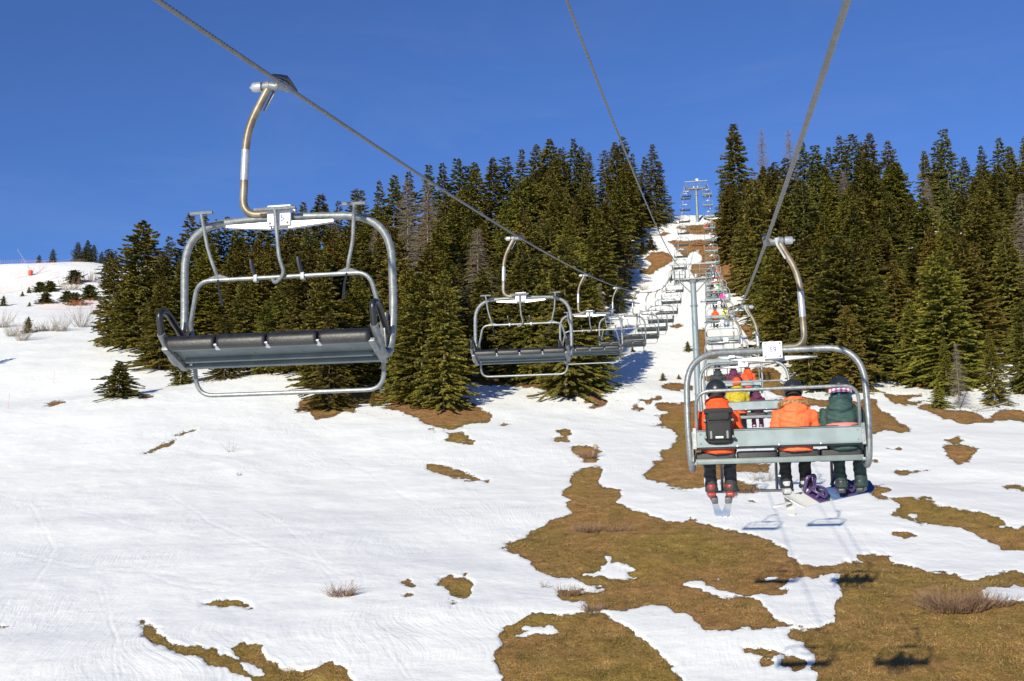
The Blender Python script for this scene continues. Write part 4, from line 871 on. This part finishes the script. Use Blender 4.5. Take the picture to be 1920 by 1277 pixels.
# ------------------------------------------------------------------ conifers
def spruce(seed, H=15.0, Rb=2.6, dens=1.0, dead=False, ragged=.3, pw=.85, spray=1.25):
    r = np.random.default_rng(seed); V = []; F = []; nv = 0
    z = H*(.03 if not dead else .08); br = []
    while z < H*.985:
        t = z/H; nb = int(r.integers(5, 8)) if t < .85 else 4; a0 = r.uniform(0, 6.28)
        for k in range(nb):
            Lb = Rb*((1-t)**pw)*r.uniform(1-ragged, 1.12)+.12
            aa = a0+k*6.283/nb; Lb *= 1+(.20*math.sin(2*aa+z*.8+seed)+.16*math.sin(3*aa-z*1.5+seed*2.1)+.10*math.sin(5*aa+z*3.1))*(ragged/.3)**.5
            if r.random() < .08*ragged*3: Lb *= .5
            br.append((z+r.uniform(-.15,.15), a0+k*6.283/nb+r.uniform(-.3,.3), Lb, t))
        z += r.uniform(.26,.42)*(1.0 if t < .8 else .75)/math.sqrt(dens)
    tw = MB()
    for (z, a, L, t) in br:
        ca, sa = math.cos(a), math.sin(a); out = np.array([ca, sa, 0]); lat = np.array([-sa, ca, 0])
        c1 = r.uniform(.05,.25)+.35*max(0, t-.6); c2 = -(r.uniform(.35,.6)*(1-t*.6)); c3_ = r.uniform(.05,.25)
        if dead:
            P = [(ca*L*s, sa*L*s, z+L*(c1*s+c2*.8*s*s)) for s in (0,.5,1)]
            tw.tube(P, [.03,.018,.006], 3, False)
            for q in range(int(5+L*5)):
                s = r.uniform(.2,1); b = np.array([ca*L*s, sa*L*s, z+L*(c1*s+c2*.8*s*s)]); d = (out*r.uniform(0,.6)+lat*r.uniform(-1,1)+np.array([0,0,-r.uniform(.1,.7)])); d = d/np.linalg.norm(d)*r.uniform(.15,.5)
                w = np.array([0,0,.012]); tw.add([b-w,b+w,b+d],[(0,1,2)])
            continue
        n = int((9+L*13)*dens); s = np.sqrt(r.uniform(.03,1,n)); s[-2:] = (.97,1.0)
        bx = (out[None]*(L*s)[:,None]); bx[:,2] = z+L*(c1*s+c2*s*s+c3_*s**4)
        side = r.choice([-1,1],n); fan = r.uniform(.2,1.15,n)
        d = out[None]*np.cos(fan)[:,None] + lat[None]*(side*np.sin(fan))[:,None]; d[:,2] = c1+2*c2*s*.8 + r.uniform(-.45,.1,n)
        d /= np.linalg.norm(d,axis=1)[:,None]; ln = spray*r.uniform(.30,.62,n)*(1-.35*s)*(.55+.45*min(1,L/1.5)); wd = ln*r.uniform(.18,.30,n)
        nn = np.cross(d, np.array([0,0,.45])+r.normal(0,.8,(n,3))); nn /= np.linalg.norm(nn,axis=1)[:,None]
        mid = bx+d*(ln*.45)[:,None]; hang = np.zeros((n,3)); hang[:,2] = -ln*.16
        V += [bx, mid+nn*wd[:,None]+hang, bx+d*ln[:,None]+hang*.3, mid-nn*wd[:,None]+hang]
        m = n; i = np.arange(m)+nv; F.append(np.stack([i, i+m, i+2*m, i+3*m],1)); nv += 4*m
    if dead: return tw
    V = np.concatenate(V); F = np.concatenate(F); return V, F
def crown_mesh(seed, m, **k):
    q = spruce(seed, **k)
    if isinstance(q, MB): return q.mesh('crown', m, False)
    V, F = q; me = bpy.data.meshes.new('crown'); me.from_pydata(V.tolist(), [], F.tolist()); me.materials.append(m); me.update(); return me
def trunk_mesh(H=15.0, r=.19, m=None):
    k = MB(); k.tube([(0,0,-1.0),(0,0,0),(.03,0,H*.3),(-.02,.02,H*.7),(0,0,H*.995)], [r*1.2,r*1.1,r*.75,r*.35,.012], 9); return k.mesh('trunk', m or M['bark'])
T_G = trunk_mesh(r=.135); T_D = trunk_mesh(r=.14, m=M['dead'])
CR = {'green': [crown_mesh(s, M['needle'], Rb=rb, dens=2.4, pw=p, spray=.88) for s, rb, p in ((1,3.4,.8),(2,3.0,.7),(3,3.6,.85),(4,3.2,.75),(5,3.3,.65))],
      'dark': [crown_mesh(s, M['needle_dark'], Rb=rb, dens=1.7, ragged=.45, pw=p, spray=.95) for s, rb, p in ((11,3.1,.8),(12,3.5,.8),(13,2.9,.75),(14,3.3,.85),(15,3.0,.65))],
      'front': [crown_mesh(s, M['needle'], Rb=rb, dens=3.6, pw=p, spray=.85) for s, rb, p in ((21,3.8,.68),(22,3.5,.74),(23,4.0,.8),(24,3.7,.6))],
      'yellow': [crown_mesh(s, M['needle_yellow'], Rb=rb, dens=2.5, pw=p, spray=.88) for s, rb, p in ((31,3.3,.8),(32,3.6,.88))],
      'small': [crown_mesh(s, M['needle'], H=15, Rb=7.5, dens=1.3, pw=1.0, ragged=.6, spray=1.9) for s in (41,42)],
      'thicket': [crown_mesh(s, M['needle_dark'], H=15, Rb=13, dens=1.6, pw=.5, ragged=.6, spray=2.6) for s in (61,62)],
      'dead': [crown_mesh(s, M['dead'], Rb=3.1, dead=True, dens=2.4) for s in (51,52,53)]}
TREES = []; LAST = [None]
def tree(kind, x, y, h, label, group=None, wide=1.0, name='spruce_tree', z=None, variant=None):
    o = thing(name, label, 'tree', (x, y, gz(x, y)-.1 if z is None else z), random.uniform(0, 6.28), group)
    s = h/15.0; o.scale = (s*wide, s*wide, s)
    o.rotation_euler = (R_(random.uniform(-1.2,1.2)), R_(random.uniform(-1.2,1.2)), random.uniform(0, 6.28))
    V = CR[kind]; link('crown', V[variant % len(V)] if variant is not None else random.choice(V), o); link('trunk', T_D if kind == 'dead' else T_G, o)
    TREES.append((x, y, h)); LAST[0] = o; return o
def tree_px(kind, px, top, base=None, Y=None, label='', **k):
    if base is not None: p = hit(px, base); x, y = p.x, p.y
    else: q = at(px, 500, Y); x, y = q[0], q[1]
    z = gz(x, y); d = ray(px, top); h = max(2.0, d[2]*y/d[1]-z) if base is None else max(.6, d[2]*y/d[1]-z)
    return tree(kind, x, y, h, label, **k)
# named trees standing in front
FR = [('front',832,503,768,'broad bushy spruce standing in front of the forest on bare brown ground',1.0),('front',617,585,768,'bushy spruce behind the big chair, its foot in a brown patch',1.15),
 ('front',1062,440,744,'broad spruce behind the second empty chair at the forest edge',1.0),('front',985,452,714,'tall spruce behind the second empty chair, foot at the snow mound',.95),
 ('front',1108,505,735,'drooping spruce at the forest corner throwing its shadow on the piste',1.0),('small',224,675,746,'lone small spruce standing on the snow left of the big chair',1.75),
 ('front',340,650,722,'low wide spruce under the left end of the big chair seat',1.5),('front',258,411,655,'tall pointed spruce at the left corner of the left forest',1.12),('green',212,470,650,'spruce at the outermost left edge of the left forest',1.0),
 ('front',298,470,655,'tall spruce right of the pointed corner spruce of the left forest',1.0),('front',420,590,712,'spruce behind the left half of the big chair seat',1.2),('front',500,560,700,'spruce behind the middle of the big chair seat',1.15),
 ('front',700,540,705,'spruce behind the right arm of the big chair',1.1),('front',760,500,720,'spruce just right of the big chair frame',1.1),('front',905,500,700,'spruce left of the second empty chair',1.1),
 ('yellow',700,725,763,'tiny yellowish spruce on the snow behind the big chair',.8),('yellow',398,600,640,'young yellowish spruce on the slope seen through the big chair',1.0),
 ('front',1455,452,640,'dense spruce right of the ascending rope behind the hanger of chair 59',1.0),('front',1395,400,548,'spruce beside the brown lift cut at the inner edge of right forest',1.0),('green',1425,330,590,'spruce behind the ascending rope, right of the brown lift cut',1.0),
 ('front',1520,560,735,'spruce directly behind the top tube of chair 59',1.15),('front',1600,570,738,'dark dense spruce behind the right corner of chair 59',1.1),('front',1575,500,700,'spruce rising behind the frame of chair 59',1.1),
 ('yellow',1778,630,742,'yellowish young spruce left of the dead grey one',.9),('dead',1800,640,768,'dead grey leafless spruce on the right beside the bare patch',1.15),('yellow',1866,620,762,'yellow green spruce with bare pale trunk right of the dead one',1.05),
 ('front',1720,560,722,'spruce with a pale trunk base left of the yellowish one',1.0),('small',1762,715,766,'small dark spruce at the foot of the dead grey one',1.1),('front',1930,560,740,'spruce cut by the right edge of the photo',1.1),
 ('green',1490,500,640,'spruce beside the silver sleeve of the hanger of chair 59',1.0),('front',1905,430,660,'large spruce at the far right edge behind the others',1.1),
 ('small',1205,448,476,'left one of two small spruces on the snow beside lift cut',1.0),('small',1221,440,470,'right one of two small spruces on the snow beside lift cut',1.0),
 ('small',1243,697,716,'small spruce on the open piste left of chair 59',1.1),('small',1273,700,712,'tiny spruce sprig at the bare patch left of chair 59',1.1),('small',1146,615,641,'small spruce on the piste behind the row of empty chairs',1.1),
 ('small',1290,638,660,'small spruce half hidden by the pole of tower 3',1.1),('small',1186,648,662,'small leaning spruce below the row of empty chairs',1.1),('small',1144,664,676,'tiny dark spruce in the shade of the corner spruce',1.1),
 ('dark',1163,520,588,'dark thin spruce between forest edge and the bare birch',1.1)]
for kind, px, top, base, lab, w in FR:
    tree_px(kind, px, top, base=base, label=lab, wide=w)
# skyline trees: (column, top)
LS = [(296,470),(318,440),(357,395),(376,398),(402,408),(424,403),(446,412),(470,405),(497,398),(520,392),(547,380),(572,375),(600,360),(632,373),(665,352),(681,354),(714,335),(741,325),(769,318),(805,304),(835,300),(862,293),(880,306),(896,299),(925,292),(955,290),(978,277),(1008,266),(1035,256),(1058,275),(1079,257),(1100,270),(1112,280),(1139,278),(1160,262),(1178,252),(1196,285),(1214,290),(1231,266),(1246,300)]
DEADL = {769: 'dead', 805: 'dead'}
LSX = np.array([a for a, b in LS]); LSY = np.array([b for a, b in LS])
def word(n):
    A_ = ['first','second','third','fourth','fifth','sixth','seventh','eighth','ninth','tenth','eleventh','twelfth','thirteenth','fourteenth','fifteenth','sixteenth','seventeenth','eighteenth','nineteenth','twentieth']
    return A_[n] if n < 20 else ('twenty-'+A_[n-20] if n < 29 else ('thirtieth' if n == 29 else ('thirty-'+A_[n-30] if n < 39 else 'fortieth')))
RIDGE_L = [(180,185),(300,205),(400,216),(600,226),(800,235),(1000,243),(1180,247),(1250,249)]
for i, (px, top) in enumerate(LS):
    Y = np.interp(px, *zip(*RIDGE_L)) - random.uniform(0, 6)
    kind = random.choice(['dark','dark','green'])
    tree_px(kind, px, top, Y=Y, label=f'spruce whose tip is {word(i)} from the left along the left forest skyline', wide=random.uniform(.85,1.1), group='spruces on the left forest skyline')
for px, top, base in ((768,325,600),(803,330,620),(700,420,600)):
    tree_px('dead', px, top+8, base=base, label={768:'tall dead grey brown spruce left of centre in the left forest',803:'dead grey spruce with white trunk beside its taller dead twin',700:'thin dead spruce behind the right side of the big chair frame'}[px], name='dead_spruce', wide=1.25)
RS = [(1362,330),(1386,228),(1418,330),(1440,238),(1466,300),(1492,238),(1516,262),(1541,268),(1566,272),(1590,250),(1611,247),(1628,262),(1644,245),(1681,258),(1700,300),(1735,318),(1752,278),(1774,262),(1793,237),(1826,290),(1856,270),(1893,255),(1916,268),(1945,250),(1980,270)]
RSX = np.array([a for a, b in RS]); RSY = np.array([b for a, b in RS])
for i, (px, top) in enumerate(RS):
    if px in (1735,): continue
    dead = px in (1440, 1492)
    tree_px('dead' if dead else random.choice(['dark','dark','green']), px, top, Y=246-random.uniform(0,8), label=f'{"bare " if dead else ""}spruce whose tip is {word(i)} from the left along the right forest skyline', wide=random.uniform(.9,1.15), group='spruces on the right forest skyline')
# the forest between
def fill(n, pxr, sky_x, sky_y, ridge, group, labs, seed, ymax=262):
    r = random.Random(seed); c = 0; tries = 0
    while c < n and tries < 9000:
        tries += 1
        px = r.uniform(*pxr); lo = float(lo_line(px))
        if lo <= 0: continue
        Y = r.uniform(128, ymax); q = at(px, 500, Y); x, y = q[0], q[1]; z = gz(x, y)
        _, py, _d = proj([x, y, z])
        if py > lo-2 or Y > np.interp(px, *zip(*ridge)): continue
        if any((x-a)**2+(y-b)**2 < (2.9+.05*0)**2 for a, b, _h in TREES): continue
        h = r.uniform(11, 19); skl = np.interp(px, sky_x, sky_y)+r.uniform(12, 60); d = ray(px, skl); hm = d[2]*y/d[1]-z
        h = min(h, hm)
        if h < 6: continue
        kk = r.random(); kind = 'yellow' if kk < .17 else ('dark' if kk < .36 else ('dead' if kk > .96 else 'green'))
        if kind in ('green','dark') and (py > lo-60 or r.random() < .45): kind = 'front'
        tree(kind, x, y, h, labs[kind], group+(' (dead)' if kind == 'dead' else ''), wide=r.uniform(1.05,1.45)); TAG.append((TREES[-1], COL.objects[-3] if False else LAST[0], group, kind)); c += 1
    return c
TAG = []
def labs(w):
    return {'yellow': f'olive yellow young spruce packed inside the {w} forest', 'dark': f'dark blue-green spruce packed inside the {w} forest', 'green': f'olive green spruce packed inside the {w} forest', 'front': f'bushy olive spruce near the lower edge of the {w} forest', 'dead': f'dead brown leafless spruce inside the {w} forest'}
nL = fill(130, (160,1245), LSX, LSY, RIDGE_L, 'spruces inside the left forest', labs('left'), 5)
nR = fill(120, (1362,2120), RSX, RSY, [(1300,250),(2300,250)], 'spruces inside the right forest', labs('right'), 6)
KN = {'yellow': 'olive yellow young spruce', 'dark': 'dark green spruce', 'green': 'olive green spruce', 'front': 'bushy olive spruce', 'dead': 'dead brown leafless spruce'}
for grp, SK in (('left', LSX), ('right', RSX)):
    cols = {}
    for (x, y, h), o, g, kd in TAG:
        if grp in g:
            px = float(proj([x, y, gz(x, y)])[0]); cols.setdefault(int(np.argmin(np.abs(SK-px))), []).append((-y, o, kd))
    for ci, L in cols.items():
        L.sort(key=lambda q: q[0])
        for ri, (_, o, kd) in enumerate(L): o['label'] = f'{KN[kd]}, {word(ri)} downhill below the {word(ci)} tip of {grp} forest skyline'; o['group'] = 'spruces inside the '+grp+' forest'
print('trees', nL, nR, len(TREES))
# trees on the far left piste skyline
for px, top, base, lab in ((73,477,494,'tiny far spruce on the left skyline nearest the snow gun'),(99,466,492,'small far spruce standing alone on the left skyline'),(145,453,491,'left spruce of the clump on the left skyline'),(158,462,490,'low middle spruce of the clump on the left skyline'),(164,449,490,'tallest spruce of the clump on the left skyline'),(175,458,489,'right spruce of the clump on the left skyline'),(190,470,492,'slim spruce between the skyline clump and the forest'),(204,465,520,'slim spruce at the left edge of forest beside orange net')):
    q = at(px, base, 296 if px < 200 else 262); x, y = q[0], q[1]; z = gz(x, y); h = at(px, top, y)[2]-z
    tree('dark', x, y, max(3, h), lab, wide=1.7)
# spruce outside the frame at the left whose shade falls on the piste
for sx_, sy_, h, lab in ((30,672,17,'spruce beyond the left edge whose shade falls on the piste'),(-30,690,15,'second spruce beyond the left edge shading the piste')):
    q = hit(sx_, sy_); tree('front', q.x-7.0, q.y-26, h, lab, wide=1.1)

# ------------------------------------------------------------------ shrubs, stumps, grass
def twigs(n, R, H, seed, m, flat=1.0, thick=.012, name='twigs'):
    r = random.Random(seed); k = MB()
    for i in range(n):
        a = r.uniform(0, 6.28); q = R*math.sqrt(r.random())*.55; b = Vector((q*math.cos(a), q*math.sin(a)*.7, -.1))
        a2 = a+r.uniform(-.7,.7); L = H*r.uniform(.5,1.1); d = Vector((math.cos(a2)*r.uniform(.05,1.2)*flat, math.sin(a2)*r.uniform(.05,1.2)*flat, 1)).normalized()
        e = b+d*L*.55; f = e+(d+Vector((r.uniform(-.4,.4),r.uniform(-.4,.4),r.uniform(-.1,.3)))).normalized()*L*.45
        k.tube([b,e,f], [thick,thick*.7,thick*.25], 3, False)
        for s in range(9):
            t = r.uniform(.1,1); p = b.lerp(e, t) if r.random() < .5 else e.lerp(f, t); dd = (d+Vector((r.uniform(-1,1),r.uniform(-1,1),r.uniform(-.2,.6)))).normalized()*L*r.uniform(.12,.3); w = Vector((thick*.35,0,0))
            k.add([p-w,p+w,p+dd],[(0,1,2)])
    return k
def shrub(px, py, wpx, hpx, lab, m='twig', n=60, cat='shrub', thick=.012, Y=None, flat=1.0):
    p = hit(px, py) if Y is None else Vector(at(px, py, Y)); sc_ = p.y/FPX; o = thing('shrub', lab, cat, (p.x, p.y, gz(p.x, p.y)+.08)); 
    k = twigs(n, wpx*sc_*.6, hpx*sc_, px*7+py, M[m], flat, thick*max(1, p.y/90)); k.obj('twigs', M[m], o, smooth=False, ang=0); return o
shrub(640,1122,62,34,'reddish twig bush alone on the open snow in left foreground', n=90, flat=1.6)
shrub(655,1124,20,16,'low dark red clump at the foot of the lone twig bush', n=60)
shrub(1100,1000,75,22,'low reddish twig shrub on the upper part of the brown meadow', n=150, flat=1.6)
shrub(1160,998,70,18,'low reddish shrub right of the one on the brown meadow', n=110, flat=1.6)
shrub(1795,1150,140,48,'large tangled reddish shrub beside the snow patch at right', n=420, flat=1.5)
shrub(1860,1142,90,30,'smaller tangled shrub right of the large reddish one', n=160, flat=1.6)
shrub(1068,1118,50,26,'twig shrub at the snow edge left of the central meadow', n=80, flat=1.4)
shrub(1110,1146,60,20,'low twigs at the tip of snow tongue in the centre', n=80, flat=1.6)
shrub(1022,1106,16,18,'few thin twigs poking from snow left of the meadow', 'twig_grey', 14)
shrub(1100,862,40,26,'grey brown shrub on the small patch with stumps', n=90, flat=1.4)
shrub(432,850,14,26,'single thin bare twig plant on open snow at left', 'twig_grey', 10)
shrub(450,893,16,12,'few dark twigs on the snow below the thin plant', 'twig_grey', 14)
shrub(1432,905,60,28,'bare twig shrub on snow below the seat of chair 59', 'twig_grey', 40, flat=1.3)
shrub(1405,925,50,22,'reddish shrub below the footrests of chair 59', n=70, flat=1.4)
shrub(1160,545,44,62,'bare young birch beside the forest edge above the chairs', 'twig_grey', 70, 'shrub', flat=.6)
shrub(1205,545,20,20,'small bare bush on snow above the row of chairs', 'twig_grey', 20)
for px, py, w, h, lab in ((6,615,26,46,'bare small tree at the left edge of the photo'),(20,632,30,30,'grey bush below the bare tree at left edge'),(42,640,34,48,'bare grey bush on the lower left hillside'),(92,622,30,28,'bare bush in the middle of the left hillside'),(113,622,34,42,'round bare bush in the left hillside row'),(152,614,44,50,'spreading bare tree right in the left hillside row'),(130,545,60,32,'reddish thicket under the left skyline'),(165,530,50,26,'pale reddish thicket next to the left forest'),(75,622,22,18,'low dark bush on the left hillside')):
    shrub(px, py, w, h, lab, 'twig_grey' if 'reddish' not in lab else 'twig', 55, flat=.9, thick=.011)
for px, top, base, lab in ((75,528,548,'round dark spruce shrub first in the left hillside row'),(94,526,548,'round dark spruce shrub second in the left hillside row'),(85,548,570,'round dark spruce shrub lower in the left hillside row'),(42,545,556,'small dark shrub left on the hillside'),(54,537,550,'small dark spruce shrub above the left net'),(125,545,566,'dark evergreen thicket left of the orange fence'),(140,548,572,'dark evergreen thicket above the orange fence'),(168,534,562,'dark evergreen thicket against the left forest'),(140,506,532,'thin spruce above the dark thicket'),(6,553,575,'dark spruce bush at the left photo edge'),(52,592,625,'grey green spruce among the bare bushes'),(55,568,575,'tiny dark shrub on the left snow slope')):
    q = hit(px, base); h = max(1.2, at(px, top, q.y)[2]-gz(q.x, q.y)); tree('thicket' if ('thicket' in lab or 'round' in lab) else 'small', q.x, q.y, h, lab, wide=1.0, name='dwarf_spruce')
def stump(px, py, lab):
    p = hit(px, py); o = thing('tree_stump', lab, 'stump', (p.x, p.y, p.z)); k = MB(); n = 12
    k.tube([(0,0,-.1),(0,0,.1),(0,0,.32),(.02,0,.40)], [.24,.19,.17,.165], 12); k.obj('stump', M['stump'], o, ang=40); 
stump(1117,842,'pale cut stump, upper of two on the small brown patch'); stump(1113,857,'pale cut stump, lower of two on the small brown patch')
# fallen branch on the right
p = hit(1870,775); o = thing('fallen_branch','grey fallen dead tree lying on the ground beside the yellow green spruce','branch',(p.x,p.y,p.z+.15)); k = MB(); rr = random.Random(9)
k.tube([(-2.5,-.6,.0),(-.8,-.2,.35),(1.2,.3,.9)],[.03,.06,.08],6)
for i in range(26):
    t = rr.random(); b = Vector((-2.5+3.7*t,-.6+.9*t,.1+.7*t)); k.tube([b,b+Vector((rr.uniform(-.7,.2),rr.uniform(-.4,.4),rr.uniform(-.3,.7)))],[.015,.004],3,False)
k.obj('branch', M['twig_grey'], o)
# needle litter and broken twigs on the snow round the outer trees: nobody could count them, one object
def litter():
    r = random.Random(77); k = MB()
    edge_t = [(x, y, h) for x, y, h in TREES if y < 175 and h > 5]
    for x, y, h in edge_t:
        for q in range(70):
            a = r.uniform(0, 6.28); d = r.uniform(.5, 1)*h*.33*r.uniform(.6, 1.6); X = x+math.cos(a)*d; Y = y+math.sin(a)*d*.9-.4; z = None
            k.v.append((X, Y, 0)); L = r.uniform(.03, .16); b = r.uniform(0, 3.14); w = r.uniform(.01, .03); c_, s_ = math.cos(b), math.sin(b)
            k.v += [(X+c_*L-s_*w, Y+s_*L+c_*w, 0), (X+c_*L*2, Y+s_*L*2, 0)]; n = len(k.v); k.f.append((n-3, n-2, n-1)); k.mi.append(0)
    v = np.array(k.v); v[:, 2] = base_z(v[:, 0], v[:, 1])+.10; v[1::3, 2] += .05; k.v = [tuple(q) for q in v]
    tag(k.obj('needle_litter', M['bark'], None, False, 0), 'brown needle litter and broken twigs strewn on the snow under the forest edge', 'litter', kind='stuff')
litter()
# dry grass tufts over the bare ground: real blades, one object
def grass():
    r = np.random.default_rng(4); V = []; F = []; nv = 0; got = 0
    allp = [np.array(p) for p in BROWN]
    n = 60000; px = r.uniform(900, 1960, n); py = r.uniform(860, 1290, n)
    e = r.uniform(250, 680, 5000); px = np.concatenate([px, e]); py = np.concatenate([py, r.uniform(1160, 1285, 5000)])
    s = np.full(len(px), 60.0)
    for poly in BROWN: s = np.minimum(s, poly_sd(px, py, poly))
    for poly in ISLE: s = np.maximum(s, -poly_sd(px, py, poly))
    m = s < -2.5; px = px[m]; py = py[m]; n = len(px)
    d = cf[None]+cr[None]*((px-960)/FPX)[:,None]-cu[None]*((py-638.5)/FPX)[:,None]
    # march all rays together
    Y = np.full(n, 46.0); done = np.zeros(n, bool)
    for q in range(110):
        a = ~done; x = d[a,0]*Y[a]/d[a,1]; z = d[a,2]*Y[a]/d[a,1]; g = base_z(x, Y[a]); h = g >= z; idx = np.nonzero(a)[0]; done[idx[h]] = True; Y[idx[~h]] += .5*(1 if q < 70 else 2)
    x = d[:,0]*Y/d[:,1]; y = Y+r.uniform(-.25,.25,n); z = base_z(x, y)
    nb = 5
    X = np.repeat(x, nb)+r.normal(0,.06,n*nb); YY = np.repeat(y, nb)+r.normal(0,.06,n*nb); Z = np.repeat(z, nb)-.02
    a = r.uniform(0,6.28,n*nb); L = r.uniform(.03,.10,n*nb); w = r.uniform(.008,.02,n*nb); lean = r.uniform(1.0,3.0,n*nb)
    v0 = np.stack([X-np.cos(a)*w, YY-np.sin(a)*w, Z],1); v1 = np.stack([X+np.cos(a)*w, YY+np.sin(a)*w, Z],1); v2 = np.stack([X-np.sin(a)*L*lean, YY+np.cos(a)*L*lean, Z+L],1)
    v = np.stack([v0,v1,v2],1).reshape(-1,3); f = np.arange(len(v)).reshape(-1,3)
    me = bpy.data.meshes.new('grass'); me.vertices.add(len(v)); me.vertices.foreach_set('co', v.ravel()); me.loops.add(len(v)); me.loops.foreach_set('vertex_index', f.ravel().astype(np.int32))
    me.polygons.add(len(f)); me.polygons.foreach_set('loop_start', (np.arange(len(f))*3).astype(np.int32)); me.update(calc_edges=True); me.materials.append(M['grass'])
    tag(link('grass', me), 'short matted dry grass on the bare patches between the snow', 'grass', kind='stuff')
grass()

# ------------------------------------------------------------------ piste equipment on the left hill
def on_px(px, py, Y=None):
    p = hit(px, py); return p
p = hit(57, 517); o = thing('snow_gun', 'tall slanting snow lance rising from a red padded base on left hill', 'snow gun', p)
k = MB(); k.box((-.42,-.42,0),(.42,.42,1.35), bev=.12); k.obj('padded_base', M['red'], o)
k = MB(); k.tube([(0,0,1.2),(-1.0,0,2.8),(-4.3,.3,7.3)],[.07,.06,.045],8); ln = k.obj('lance', M['bright'], o)
k = MB(); k.cyl((-4.3,.3,7.3),(-4.45,.3,7.5),.09,8); k.obj('nozzle', M['bolt'], ln); k = MB(); k.box((-1.2,-.1,2.3),(-.95,.1,2.9)); k.obj('control_box', M['white'], o)
def fence(path, hgt, m, lab, name='safety_net', every=2.2, cell=.3):
    P = [hit(*q) for q in path]; o = thing(name, lab, 'safety net', P[0]); O = Vector(P[0]); L = []; 
    for a, b in zip(P, P[1:]):
        n = max(1, int((b-a).length/every))
        for k in range(n): t = a.lerp(b, k/n); L.append(Vector((t.x, t.y, gz(t.x, t.y)))-O)
    L.append(P[-1]-O)
    for q in L: k = MB(); k.cyl(q, q+Vector((0,0,hgt+.12)), .022, 6); k.obj('post', m, o)
    k = MB(); rows = int(hgt/cell)
    for a, b in zip(L, L[1:]):
        for r_ in range(rows+1): z = Vector((0,0,.12+r_*cell)); k.tube([a+z, (a+b)/2+z-Vector((0,0,.05)), b+z], .010, 3, False)
        nc = max(1, int((b-a).length/cell))
        for c in range(nc): t = a.lerp(b, c/nc); k.tube([t+Vector((0,0,.12)), t+Vector((0,0,.12+rows*cell))], .010, 3, False)
    k.obj('netting', m, o, smooth=False, ang=0); return o
fence([(20,526),(50,519),(86,510)], 2.0, M['net_pale'], 'faded net fence behind the red base of the snow gun')
fence([(0,552),(40,545),(80,530),(110,520)], 1.6, M['net_pale'], 'long faded net fence below the snow gun', every=4)
fence([(74,583),(110,582),(150,580),(186,576)], 1.5, M['net_pale'], 'faded pink net fence across the left hillside above bare bushes')
fence([(130,574),(150,574),(175,570)], 1.2, M['net'], 'bright orange net fence under the dark evergreen thicket', cell=.12)
fence([(0,495),(40,492),(100,497),(130,494),(180,490)], 1.1, M['net_pale'], 'line of thin marker poles with faint net along the left crest', every=6, cell=.5)
for px, base, hh, lab in ((15,768,34,'thin red marker pole at the left edge of the near ridge'),(100,720,26,'thin marker pole on the piste left of the lone spruce')):
    p = hit(px, base); o = thing('marker_pole', lab, 'marker pole', p); k = MB(); k.tube([(0,0,-.2),(.08,0,1.9)], [.018,.012], 6); k.obj('pole', M['net'], o)
# people by the crest at right of the tower
